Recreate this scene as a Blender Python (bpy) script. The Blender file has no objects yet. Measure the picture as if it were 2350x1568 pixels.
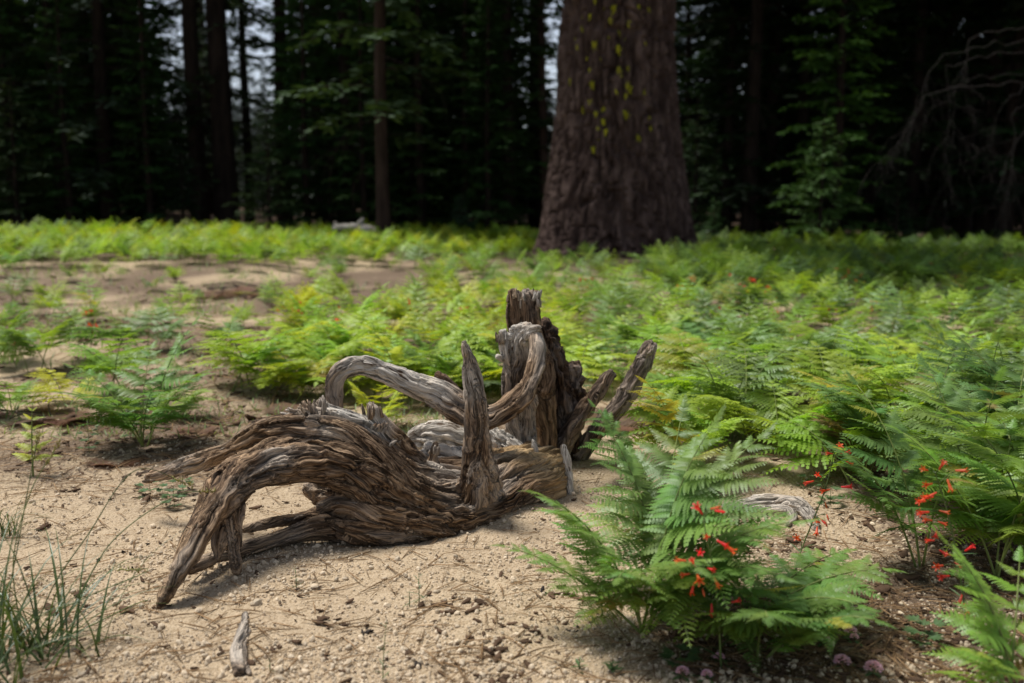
import bpy, math, random
import numpy as np
from mathutils import Vector, Matrix

SC = bpy.context.scene
COL = SC.collection

# ------------------------------------------------------------------ camera, sky, sun, exposure
CAM_H, PITCH, FPX = 0.92, math.radians(8.3), 2285.0      # FPX: focal length in pixels of a 2350 x 1568 picture
cam_d = bpy.data.cameras.new('camera')
cam = bpy.data.objects.new('camera', cam_d); COL.objects.link(cam)
cam.location = (0, 0, CAM_H)
cam.rotation_euler = (math.pi/2 - PITCH, 0, 0)
cam_d.lens = 35; cam_d.sensor_width = 36; cam_d.clip_start = 0.05; cam_d.clip_end = 3000
cam_d.dof.use_dof = True; cam_d.dof.focus_distance = 2.72; cam_d.dof.aperture_fstop = 2.5
cam_d.dof.aperture_blades = 9
SC.camera = cam

SUN_EL = math.radians(66); SUN_AZ = math.atan2(-0.80, 0.42)     # compass angle from +Y towards +X
to_sun = Vector((math.sin(SUN_AZ)*math.cos(SUN_EL), math.cos(SUN_AZ)*math.cos(SUN_EL), math.sin(SUN_EL)))
W = bpy.data.worlds.new('World'); SC.world = W; W.use_nodes = True
wn = W.node_tree; bgn = wn.nodes['Background']
sky = wn.nodes.new('ShaderNodeTexSky'); sky.sky_type = 'NISHITA'; sky.sun_disc = False
sky.sun_elevation = SUN_EL; sky.sun_rotation = SUN_AZ; sky.dust_density = 2.5; sky.air_density = 1.0; sky.altitude = 1800
hz = wn.nodes.new('ShaderNodeHueSaturation'); hz.inputs['Saturation'].default_value = 0.5      # thin white cloud veil
wn.links.new(sky.outputs[0], hz.inputs['Color']); wn.links.new(hz.outputs[0], bgn.inputs[0]); bgn.inputs[1].default_value = 0.11
sun_d = bpy.data.lights.new('sun', 'SUN'); sun_d.energy = 4.5; sun_d.angle = math.radians(20.0); sun_d.color = (1.0, 0.955, 0.88)
sun = bpy.data.objects.new('sun', sun_d); COL.objects.link(sun)
sun.rotation_euler = to_sun.to_track_quat('Z', 'Y').to_euler()
vs = SC.view_settings
vs.view_transform = 'Standard'; vs.look = 'None'; vs.gamma = 1.0; vs.exposure = 0.18; vs.use_curve_mapping = False
SC.cycles.max_bounces = 8; SC.cycles.diffuse_bounces = 3; SC.cycles.transmission_bounces = 4
SC.cycles.use_denoising = True
SC.cycles.caustics_reflective = False; SC.cycles.caustics_refractive = False

RND = random.Random(11)
RNG = np.random.default_rng(5)

# ------------------------------------------------------------------ numpy noise and ground height
def _hash(ix, iy, iz):
    h = (ix.astype(np.int64)*374761393 + iy.astype(np.int64)*668265263 + iz.astype(np.int64)*2147483647) & 0xffffffff
    h = ((h ^ (h >> 13))*1274126177) & 0xffffffff
    h = ((h ^ (h >> 15))*2246822519) & 0xffffffff
    return ((h ^ (h >> 16)) & 0xffff)/32767.5 - 1.0
def vnoise(p):
    p = np.asarray(p, float); i = np.floor(p).astype(np.int64); f = p - i; f = f*f*f*(f*(f*6 - 15) + 10)
    x, y, z = i[..., 0], i[..., 1], i[..., 2]; fx, fy, fz = f[..., 0], f[..., 1], f[..., 2]
    def lerp(a, b, t): return a + (b - a)*t
    c = lerp(lerp(lerp(_hash(x, y, z), _hash(x+1, y, z), fx), lerp(_hash(x, y+1, z), _hash(x+1, y+1, z), fx), fy),
             lerp(lerp(_hash(x, y, z+1), _hash(x+1, y, z+1), fx), lerp(_hash(x, y+1, z+1), _hash(x+1, y+1, z+1), fx), fy), fz)
    return c
def fbm(p, o=3):
    a, s, t = 1.0, 0.0, 0.0
    p = np.asarray(p, float).copy()
    for k in range(o):
        s = s + a*vnoise(p + 17.3*k); t += a; a *= 0.5; p = p*2.03
    return s/t
def sstep(a, b, x):
    t = np.clip((x - a)/(b - a), 0, 1); return t*t*(3 - 2*t)
def n2(x, y, s, seed=0.0, o=2):
    return fbm(np.stack([np.asarray(x)/s + seed, np.asarray(y)/s + seed*1.7, np.zeros_like(np.asarray(x, float)) + seed], -1), o)

def ground_h(x, y):
    x = np.asarray(x, float); y = np.asarray(y, float)
    z = 0.03*np.exp(-(((x + 0.05)/0.8)**2 + ((y - 3.35)/0.4)**2)) - 0.012*np.exp(-(((x + 0.3)/0.45)**2 + ((y - 2.62)/0.14)**2))
    z = z + 0.05*n2(x, y, 1.1, 3.1)*sstep(3.2, 5.0, y) + 0.012*n2(x, y, 0.45, 8.3)
    z = z + 0.13*n2(x, y, 4.0, 5.7)*sstep(5, 10, y)
    z = z - 0.012*x*sstep(6, 14, y)*np.exp(-(x/60)**2)
    z = z + 0.012*n2(x, y, 0.16, 1.9, 2)*sstep(-0.2, 0.5, n2(x, y, 0.7, 2.2))
    return z
def axis(lo, hi, step, far, grow=1.13):
    a = list(np.arange(lo, hi, step)); s = step; v = a[-1]
    while v < far[1]: s *= grow; v += s; a.append(v)
    s = step; v = a[0]; pre = []
    while v > far[0]: s *= grow; v -= s; pre.append(v)
    return np.array(pre[::-1] + a)
gx = axis(-2.0, 2.4, 0.015, (-700, 700), 1.07); gy = axis(1.3, 4.6, 0.015, (-12, 1400), 1.07)
GX, GY = np.meshgrid(gx, gy); nxg, nyg = len(gx), len(gy)
GZ = ground_h(GX, GY)
near = ((GX > -2.1) & (GX < 2.5) & (GY > 1.2) & (GY < 5))
GZ = GZ + near*(0.0045*n2(GX, GY, 0.05, 6.6, 3) + 0.003*n2(GX, GY, 0.022, 9.1, 1))
def ground_z(x, y):
    """height of the ground sheet itself"""
    x = np.asarray(x, float); y = np.asarray(y, float)
    i = np.clip(np.searchsorted(gx, x) - 1, 0, nxg - 2); j = np.clip(np.searchsorted(gy, y) - 1, 0, nyg - 2)
    u = (x - gx[i])/(gx[i + 1] - gx[i]); v = (y - gy[j])/(gy[j + 1] - gy[j])
    return (GZ[j, i]*(1 - u) + GZ[j, i + 1]*u)*(1 - v) + (GZ[j + 1, i]*(1 - u) + GZ[j + 1, i + 1]*u)*v
import bisect
_lx, _ly = gx.tolist(), gy.tolist()
def gh(x, y):
    i = min(max(bisect.bisect(_lx, x) - 1, 0), nxg - 2); j = min(max(bisect.bisect(_ly, y) - 1, 0), nyg - 2)
    u = (x - _lx[i])/(_lx[i + 1] - _lx[i]); v = (y - _ly[j])/(_ly[j + 1] - _ly[j])
    return float((GZ[j, i]*(1 - u) + GZ[j, i + 1]*u)*(1 - v) + (GZ[j + 1, i]*(1 - u) + GZ[j + 1, i + 1]*u)*v)

CP, SP = math.cos(PITCH), math.sin(PITCH)
def ray(xd, yd):
    a, b = (xd - 1175)/FPX, -(yd - 784)/FPX
    return Vector((a, CP + b*SP, -SP + b*CP))
def pt(xd, yd, Y):
    d = ray(xd, yd); return Vector((0, 0, CAM_H)) + d*(Y/d.y)
def gnd(xd, yd):
    d = ray(xd, yd); z = 0.0
    for k in range(12):
        t = (z - CAM_H)/d.z; z = 0.5*z + 0.5*gh(d.x*t, d.y*t)
    t = (z - CAM_H)/d.z
    return Vector((d.x*t, d.y*t, gh(d.x*t, d.y*t)))
def m_per_px(Y): return Y/FPX

# ------------------------------------------------------------------ mesh and object helpers
def build_mesh(name, V, Q=None, T=None, mats=(), smooth=False, attrs=None, midx=None):
    me = bpy.data.meshes.new(name)
    V = np.asarray(V, np.float32).reshape(-1, 3)
    Q = np.zeros((0, 4), np.int32) if Q is None or len(Q) == 0 else np.asarray(Q, np.int32).reshape(-1, 4)
    T = np.zeros((0, 3), np.int32) if T is None or len(T) == 0 else np.asarray(T, np.int32).reshape(-1, 3)
    nq, nt = len(Q), len(T)
    me.vertices.add(len(V)); me.vertices.foreach_set('co', V.ravel())
    me.loops.add(nq*4 + nt*3); me.loops.foreach_set('vertex_index', np.concatenate([Q.ravel(), T.ravel()]))
    me.polygons.add(nq + nt)
    me.polygons.foreach_set('loop_start', np.concatenate([np.arange(nq)*4, nq*4 + np.arange(nt)*3]).astype(np.int32))
    me.polygons.foreach_set('loop_total', np.concatenate([np.full(nq, 4), np.full(nt, 3)]).astype(np.int32))
    if smooth: me.polygons.foreach_set('use_smooth', np.ones(nq + nt, bool))
    for m in mats: me.materials.append(m)
    if midx is not None: me.polygons.foreach_set('material_index', np.asarray(midx, np.int32))
    me.update(calc_edges=True); me.validate()
    for k, a in (attrs or {}).items(): set_attr(me, k, a)
    return me
def set_attr(me, k, a):
    a = np.asarray(a)
    if a.ndim == 2:
        at = me.attributes.new(k, 'FLOAT_VECTOR', 'POINT'); at.data.foreach_set('vector', a.astype(np.float32).ravel())
    elif a.dtype.kind == 'i':
        at = me.attributes.new(k, 'INT', 'POINT'); at.data.foreach_set('value', a.astype(np.int32))
    else:
        at = me.attributes.new(k, 'FLOAT', 'POINT'); at.data.foreach_set('value', a.astype(np.float32))
class MB:
    """collects shapes for one mesh"""
    def __init__(s): s.V, s.Q, s.T, s.n = [], [], [], 0
    def add(s, V, Q=None, T=None):
        V = np.asarray(V, float).reshape(-1, 3)
        if Q is not None and len(Q): s.Q.append(np.asarray(Q) + s.n)
        if T is not None and len(T): s.T.append(np.asarray(T) + s.n)
        s.V.append(V); s.n += len(V)
    def tube(s, P, R, seg=6, cap=True):
        P = np.asarray(P, float); R = np.broadcast_to(np.asarray(R, float), (len(P),))
        t, n1, n2_ = frames(P)
        a = np.linspace(0, 2*np.pi, seg, endpoint=False)
        V = P[:, None] + R[:, None, None]*(np.cos(a)[None, :, None]*n1[:, None] + np.sin(a)[None, :, None]*n2_[:, None])
        V = V.reshape(-1, 3); Q = tube_quads(len(P), seg); T = []
        if cap:
            V = np.concatenate([V, P[:1], P[-1:]]); b = len(P)*seg
            for k in range(seg):
                T.append((b, (k + 1) % seg, k)); T.append((b + 1, (len(P) - 1)*seg + k, (len(P) - 1)*seg + (k + 1) % seg))
        s.add(V, Q, T)
    def arrays(s):
        return (np.concatenate(s.V), np.concatenate(s.Q) if s.Q else None, np.concatenate(s.T) if s.T else None)
    def mesh(s, name, mats=(), smooth=False):
        V, Q, T = s.arrays(); return build_mesh(name, V, Q, T, mats, smooth)
def tube_quads(n, seg):
    i = np.arange(n - 1)[:, None]*seg; k = np.arange(seg)[None]; k2 = (k + 1) % seg
    return np.stack([i + k, i + k2, i + seg + k2, i + seg + k], -1).reshape(-1, 4)
def frames(P):
    t = np.gradient(P, axis=0); t /= np.linalg.norm(t, axis=1)[:, None] + 1e-12
    n1 = np.zeros_like(P); ref = np.array([0, 0, 1.0]) if abs(t[0, 2]) < 0.9 else np.array([1.0, 0, 0])
    n = ref - t[0]*ref.dot(t[0]); n /= np.linalg.norm(n)
    for k in range(len(P)):
        n = n - t[k]*n.dot(t[k]); n /= np.linalg.norm(n) + 1e-12; n1[k] = n
    return t, n1, np.cross(t, n1)
def catmull(C, step):
    C = np.asarray(C, float); E = np.concatenate([[2*C[0] - C[1]], C, [2*C[-1] - C[-2]]]); out = []
    for k in range(1, len(E) - 2):
        p0, p1, p2, p3 = E[k-1], E[k], E[k+1], E[k+2]
        m = max(2, int(np.linalg.norm((p2 - p1)[:3])/step))
        for t in np.arange(m)/m:
            out.append(0.5*(2*p1 + (p2 - p0)*t + (2*p0 - 5*p1 + 4*p2 - p3)*t*t + (3*p1 - p0 - 3*p2 + p3)*t**3))
    out.append(E[-2]); return np.array(out)

def obj(name, me, parent=None, loc=None, mat=None):
    o = bpy.data.objects.new(name, me); COL.objects.link(o)
    if parent is not None: o.parent = parent
    if loc is not None: o.location = loc
    if mat is not None: o.matrix_local = mat
    return o
def tag(o, label=None, cat=None, group=None, kind=None):
    if label: o['label'] = label
    if cat: o['category'] = cat
    if group: o['group'] = group
    if kind: o['kind'] = kind
    return o
def thing(name, label, cat, loc=(0, 0, 0), rz=0.0, group=None):
    o = bpy.data.objects.new(name, None); COL.objects.link(o); o.location = loc; o.rotation_euler = (0, 0, rz)
    o.empty_display_size = 0.05
    return tag(o, label, cat, group)

# ------------------------------------------------------------------ materials
def new_mat(name):
    m = bpy.data.materials.new(name); m.use_nodes = True
    nt = m.node_tree
    for n in list(nt.nodes): nt.nodes.remove(n)
    return m, nt, nt.nodes.new('ShaderNodeOutputMaterial')
def N(nt, typ, **kw):
    n = nt.nodes.new(typ)
    for k, v in kw.items(): setattr(n, k, v)
    return n
def setin(n, **kw):
    for k, v in kw.items(): n.inputs[k].default_value = v
    return n
def noise(nt, vec, scale, detail=4, rough=0.55, dist=0.0):
    n = N(nt, 'ShaderNodeTexNoise'); n.inputs['Scale'].default_value = scale; n.inputs['Detail'].default_value = detail
    n.inputs['Roughness'].default_value = rough; n.inputs['Distortion'].default_value = dist
    if vec is not None: nt.links.new(vec, n.inputs['Vector'])
    return n.outputs['Fac']
def mapping(nt, vec, scale):
    n = N(nt, 'ShaderNodeMapping'); n.inputs['Scale'].default_value = scale; nt.links.new(vec, n.inputs['Vector']); return n.outputs[0]
def ramp(nt, fac, stops):
    n = N(nt, 'ShaderNodeValToRGB'); cr = n.color_ramp
    while len(cr.elements) < len(stops): cr.elements.new(0.5)
    for e, (p, c) in zip(cr.elements, stops): e.position = p; e.color = (*c, 1) if len(c) == 3 else c
    nt.links.new(fac, n.inputs[0]); return n.outputs[0]
def mixc(nt, fac, a, b, mode='MIX'):
    n = N(nt, 'ShaderNodeMix', data_type='RGBA', blend_type=mode)
    for s, v in ((n.inputs[0], fac), (n.inputs[6], a), (n.inputs[7], b)):
        if isinstance(v, (int, float)): s.default_value = v
        elif isinstance(v, tuple): s.default_value = (*v, 1)
        else: nt.links.new(v, s)
    return n.outputs[2]
def math_(nt, op, a, b=None, clamp=False):
    n = N(nt, 'ShaderNodeMath', operation=op, use_clamp=clamp)
    for s, v in zip(n.inputs, (a, b)):
        if v is None: continue
        if isinstance(v, (int, float)): s.default_value = v
        else: nt.links.new(v, s)
    return n.outputs[0]
def attr(nt, name, typ='GEOMETRY', out='Vector'):
    n = N(nt, 'ShaderNodeAttribute', attribute_name=name, attribute_type=typ); return n.outputs[out]
def bump(nt, h, strength, dist, normal=None):
    n = N(nt, 'ShaderNodeBump'); n.inputs['Strength'].default_value = strength; n.inputs['Distance'].default_value = dist
    nt.links.new(h, n.inputs['Height'])
    if normal is not None: nt.links.new(normal, n.inputs['Normal'])
    return n.outputs[0]
def principled(nt, out, col, rough=0.8, spec=0.25, normal=None):
    b = N(nt, 'ShaderNodeBsdfPrincipled')
    if isinstance(col, tuple): b.inputs['Base Color'].default_value = (*col, 1)
    else: nt.links.new(col, b.inputs['Base Color'])
    if isinstance(rough, (int, float)): b.inputs['Roughness'].default_value = rough
    else: nt.links.new(rough, b.inputs['Roughness'])
    b.inputs['Specular IOR Level'].default_value = spec
    if normal is not None: nt.links.new(normal, b.inputs['Normal'])
    nt.links.new(b.outputs[0], out.inputs[0]); return b

def wood_material(name, dark, mid, light, silver, ochre):
    m, nt, out = new_mat(name)
    g = attr(nt, 'grain'); bl = attr(nt, 'bleach', out='Fac'); oc = attr(nt, 'ochre', out='Fac')
    f1 = noise(nt, mapping(nt, g, (260, 260, 10)), 1, 5, 0.6, 0.4)
    f2 = noise(nt, mapping(nt, g, (70, 70, 3.5)), 1, 4, 0.55, 0.6)
    f3 = noise(nt, mapping(nt, g, (14, 14, 4)), 1, 3)
    f = math_(nt, 'ADD', math_(nt, 'ADD', math_(nt, 'MULTIPLY', f1, 0.55), math_(nt, 'MULTIPLY', f2, 0.45)), math_(nt, 'MULTIPLY', math_(nt, 'SUBTRACT', f3, 0.5), 0.28))
    c1 = ramp(nt, f, [(0.41, dark), (0.475, mid), (0.56, light), (0.65, tuple(min(1, v*1.9) for v in light))])
    c1 = mixc(nt, math_(nt, 'MULTIPLY', f3, 0.45), c1, tuple(v*0.75 for v in mid))
    c2 = ramp(nt, f, [(0.36, tuple(v*0.8 for v in mid)), (0.44, tuple(v*0.62 for v in silver)), (0.51, silver), (0.62, tuple(min(0.88, v*1.25) for v in silver))])
    c = mixc(nt, bl, c1, c2)
    co = ramp(nt, f, [(0.35, tuple(v*0.3 for v in ochre)), (0.5, ochre), (0.68, tuple(min(0.8, v*1.6) for v in ochre))])
    c = mixc(nt, oc, c, co)
    h = math_(nt, 'ADD', math_(nt, 'MULTIPLY', f1, 0.5), f2)
    nn = bump(nt, h, 1.0, 0.016)
    principled(nt, out, c, 0.82, 0.22, nn)
    return m
M_WOOD = wood_material('weathered_wood', (0.014, 0.009, 0.0055), (0.110, 0.066, 0.038), (0.36, 0.245, 0.152), (0.66, 0.61, 0.54), (0.48, 0.33, 0.16))
M_POST = wood_material('brown_wood', (0.016, 0.010, 0.006), (0.115, 0.070, 0.041), (0.30, 0.20, 0.125), (0.46, 0.41, 0.36), (0.38, 0.24, 0.115))
M_ROT = wood_material('rotten_wood', (0.012, 0.008, 0.006), (0.055, 0.032, 0.02), (0.16, 0.10, 0.065), (0.5, 0.44, 0.38), (0.18, 0.10, 0.05))

def leaf_material(name, source, transl=0.42, rough=0.5):
    """source: 'object' = the object's colour, 'tint' = colour carried by each instance, or a fixed colour"""
    m, nt, out = new_mat(name)
    geo = N(nt, 'ShaderNodeNewGeometry')
    if source == 'object': c = N(nt, 'ShaderNodeObjectInfo').outputs['Color']
    elif source == 'tint': c = attr(nt, 'tint', 'INSTANCER')
    else:
        c = N(nt, 'ShaderNodeRGB'); c.outputs[0].default_value = (*source, 1); c = c.outputs[0]
    rnd = N(nt, 'ShaderNodeObjectInfo').outputs['Random']
    hsv = N(nt, 'ShaderNodeHueSaturation'); nt.links.new(c, hsv.inputs['Color'])
    nt.links.new(math_(nt, 'ADD', math_(nt, 'MULTIPLY', rnd, 0.03), 0.485), hsv.inputs['Hue'])
    nz = noise(nt, geo.outputs['Position'], 22, 2)
    nt.links.new(math_(nt, 'ADD', math_(nt, 'MULTIPLY', nz, 0.8), 0.6), hsv.inputs['Value'])
    col = hsv.outputs[0]
    d = N(nt, 'ShaderNodeBsdfDiffuse'); nt.links.new(col, d.inputs[0])
    t = N(nt, 'ShaderNodeBsdfTranslucent')
    tc = mixc(nt, 1.0, col, (1.25, 1.2, 0.55), 'MULTIPLY'); nt.links.new(tc, t.inputs[0])
    ms = N(nt, 'ShaderNodeMixShader'); ms.inputs[0].default_value = transl
    nt.links.new(d.outputs[0], ms.inputs[1]); nt.links.new(t.outputs[0], ms.inputs[2])
    gl = N(nt, 'ShaderNodeBsdfGlossy'); gl.inputs['Roughness'].default_value = rough; gl.inputs[0].default_value = (0.9, 0.95, 1, 1)
    m2 = N(nt, 'ShaderNodeMixShader'); m2.inputs[0].default_value = 0.035
    nt.links.new(ms.outputs[0], m2.inputs[1]); nt.links.new(gl.outputs[0], m2.inputs[2])
    nt.links.new(m2.outputs[0], out.inputs[0])
    return m
M_FERN = leaf_material('fern_leaf', 'object')
M_FERN_FAR = leaf_material('fern_leaf_far', 'tint')
M_GRASS = leaf_material('grass_blade', (0.065, 0.105, 0.03), 0.3, 0.35)
M_WEED = leaf_material('weed_leaf', (0.09, 0.16, 0.06), 0.35)
M_WEED_FAR = leaf_material('weed_far', 'tint', 0.35)
M_NEEDLE = leaf_material('conifer_needles', 'object', 0.2)
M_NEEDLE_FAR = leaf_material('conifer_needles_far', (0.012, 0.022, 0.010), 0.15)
M_RED = leaf_material('red_petal', 'object', 0.35)
M_PINK = leaf_material('pink_petal', (0.80, 0.52, 0.68), 0.35)
M_SEED = leaf_material('seed_head', (0.26, 0.22, 0.05), 0.3)

def simple(name, c1, c2, scale=20, rough=0.85, spec=0.2, bmp=0.0, stretch=(1, 1, 1), var=(0.65, 0.7)):
    m, nt, out = new_mat(name)
    tc = N(nt, 'ShaderNodeTexCoord').outputs['Object']
    f = noise(nt, mapping(nt, tc, stretch), scale, 5, 0.6)
    rnd = N(nt, 'ShaderNodeObjectInfo').outputs['Random']
    c = ramp(nt, f, [(0.35, c1), (0.65, c2)])
    hsv = N(nt, 'ShaderNodeHueSaturation'); nt.links.new(c, hsv.inputs['Color'])
    nt.links.new(math_(nt, 'ADD', math_(nt, 'MULTIPLY', rnd, var[1]), var[0]), hsv.inputs['Value'])
    principled(nt, out, hsv.outputs[0], rough, spec, bump(nt, f, bmp, 0.01) if bmp else None)
    return m
M_STEM = simple('fern_stem', (0.13, 0.17, 0.045), (0.20, 0.24, 0.07), 12, 0.55)
M_GRSTEM = simple('green_stem', (0.06, 0.10, 0.03), (0.12, 0.16, 0.05), 12, 0.6)
M_STONE = simple('cream_stone', (0.42, 0.33, 0.23), (0.62, 0.52, 0.39), 1.2, 0.9, 0.15, var=(0.82, 0.4))
M_CHIP = simple('bark_chip', (0.05, 0.03, 0.02), (0.17, 0.105, 0.065), 60, 0.85, 0.15, 0.5)
M_DARKCHIP = simple('charred_chip', (0.012, 0.010, 0.010), (0.05, 0.04, 0.035), 60, 0.8)
M_DRY = simple('dry_needle', (0.16, 0.09, 0.045), (0.32, 0.21, 0.11), 40, 0.75)
M_TWIG = simple('dead_twig', (0.05, 0.036, 0.028), (0.16, 0.12, 0.09), 30, 0.85)
M_GREYTWIG = simple('grey_twig', (0.032, 0.028, 0.026), (0.075, 0.066, 0.06), 30, 0.85)
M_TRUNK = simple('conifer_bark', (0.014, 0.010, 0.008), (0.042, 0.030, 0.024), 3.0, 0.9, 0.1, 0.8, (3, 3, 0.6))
M_REDTRUNK = simple('pine_bark', (0.026, 0.017, 0.013), (0.065, 0.043, 0.033), 3.0, 0.9, 0.1, 0.8, (3, 3, 0.6))
M_LICHEN = simple('yellow_lichen', (0.22, 0.23, 0.012), (0.46, 0.44, 0.03), 30, 0.9, 0.1)

def sand_material():
    m, nt, out = new_mat('sandy_ground')
    tc = N(nt, 'ShaderNodeTexCoord').outputs['Object']
    big = noise(nt, tc, 1.7, 4); med = noise(nt, tc, 14, 4); fine = noise(nt, tc, 150, 3, 0.7)
    c = ramp(nt, big, [(0.36, (0.21, 0.145, 0.088)), (0.64, (0.41, 0.31, 0.195))])
    c = mixc(nt, 0.55, c, ramp(nt, med, [(0.3, (0.26, 0.185, 0.115)), (0.7, (0.47, 0.36, 0.235))]))
    vor = N(nt, 'ShaderNodeTexVoronoi'); vor.inputs['Scale'].default_value = 190; nt.links.new(tc, vor.inputs['Vector'])
    gcol = N(nt, 'ShaderNodeHueSaturation'); gcol.inputs['Saturation'].default_value = 0.0; nt.links.new(vor.outputs['Color'], gcol.inputs['Color'])
    c = mixc(nt, 0.55, c, ramp(nt, gcol.outputs[0], [(0.15, (0.17, 0.118, 0.073)), (0.5, (0.39, 0.292, 0.185)), (0.9, (0.62, 0.50, 0.355))]), 'MIX')
    lit = attr(nt, 'litter', out='Fac')
    ln = noise(nt, tc, 55, 5, 0.7)
    lm = math_(nt, 'MULTIPLY', math_(nt, 'SUBTRACT', math_(nt, 'ADD', math_(nt, 'MULTIPLY', lit, 1.2), ln), 0.62, True), 4.0, True)
    lc = ramp(nt, fine, [(0.3, (0.06, 0.043, 0.032)), (0.5, (0.16, 0.115, 0.082)), (0.7, (0.30, 0.22, 0.155))])
    c = mixc(nt, lm, c, lc)
    h = math_(nt, 'ADD', math_(nt, 'MULTIPLY', vor.outputs['Distance'], -0.6), math_(nt, 'ADD', fine, math_(nt, 'MULTIPLY', med, 1.6)))
    principled(nt, out, c, 0.93, 0.12, bump(nt, h, 0.9, 0.0058))
    return m
M_SAND = sand_material()

def bark_material():
    m, nt, out = new_mat('big_pine_bark')
    g = attr(nt, 'grain'); dp = attr(nt, 'plate', out='Fac')
    f = noise(nt, mapping(nt, g, (9, 9, 3)), 1, 6, 0.65)
    f2 = noise(nt, mapping(nt, g, (2.2, 2.2, 0.8)), 1, 3)
    c = ramp(nt, f, [(0.36, (0.018, 0.011, 0.009)), (0.50, (0.054, 0.036, 0.030)), (0.68, (0.150, 0.106, 0.090))])
    c = mixc(nt, math_(nt, 'MULTIPLY', f2, 0.5), c, (0.075, 0.047, 0.040))
    principled(nt, out, c, 0.9, 0.12, bump(nt, f, 0.9, 0.03))
    return m
M_BARK = bark_material()

# ------------------------------------------------------------------ ground sheet
def litter_at(x, y):
    x = np.asarray(x, float); y = np.asarray(y, float)
    l = 0.42*n2(x, y, 0.9, 4.4, 3) + 0.16*n2(x, y, 0.3, 2.4, 3) + 0.05
    l = l + 0.20*sstep(4.2, 7.5, y) + 0.10*n2(x, y, 0.25, 6.1, 2) + 0.5*sstep(14, 19, y)
    l = l + 0.38*np.exp(-(((x - 1.5)/0.75)**2 + ((y - 2.3)/0.9)**2))         # under the flower stems
    l = l + 0.30*np.exp(-(((x - 0.42)/0.22)**2 + ((y - 2.0)/0.16)**2))        # at the big fern's foot
    l = l + 0.30*np.exp(-(((x + 1.55)/0.6)**2 + ((y - 4.0)/0.5)**2))
    l = l - 0.45*np.exp(-(((x + 0.35)/0.85)**2 + ((y - 2.25)/0.55)**2))
    return np.clip(l, 0, 1)
i = (np.arange(nyg - 1)[:, None]*nxg + np.arange(nxg - 1)[None]).ravel()
ground_me = build_mesh('ground', np.stack([GX, GY, GZ], -1).reshape(-1, 3), np.stack([i, i + 1, i + nxg + 1, i + nxg], -1), None, (M_SAND,), True,
                       {'litter': litter_at(GX, GY).ravel()})
tag(obj('ground', ground_me), 'pale sandy ground with brown needle litter', kind='structure')

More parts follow.
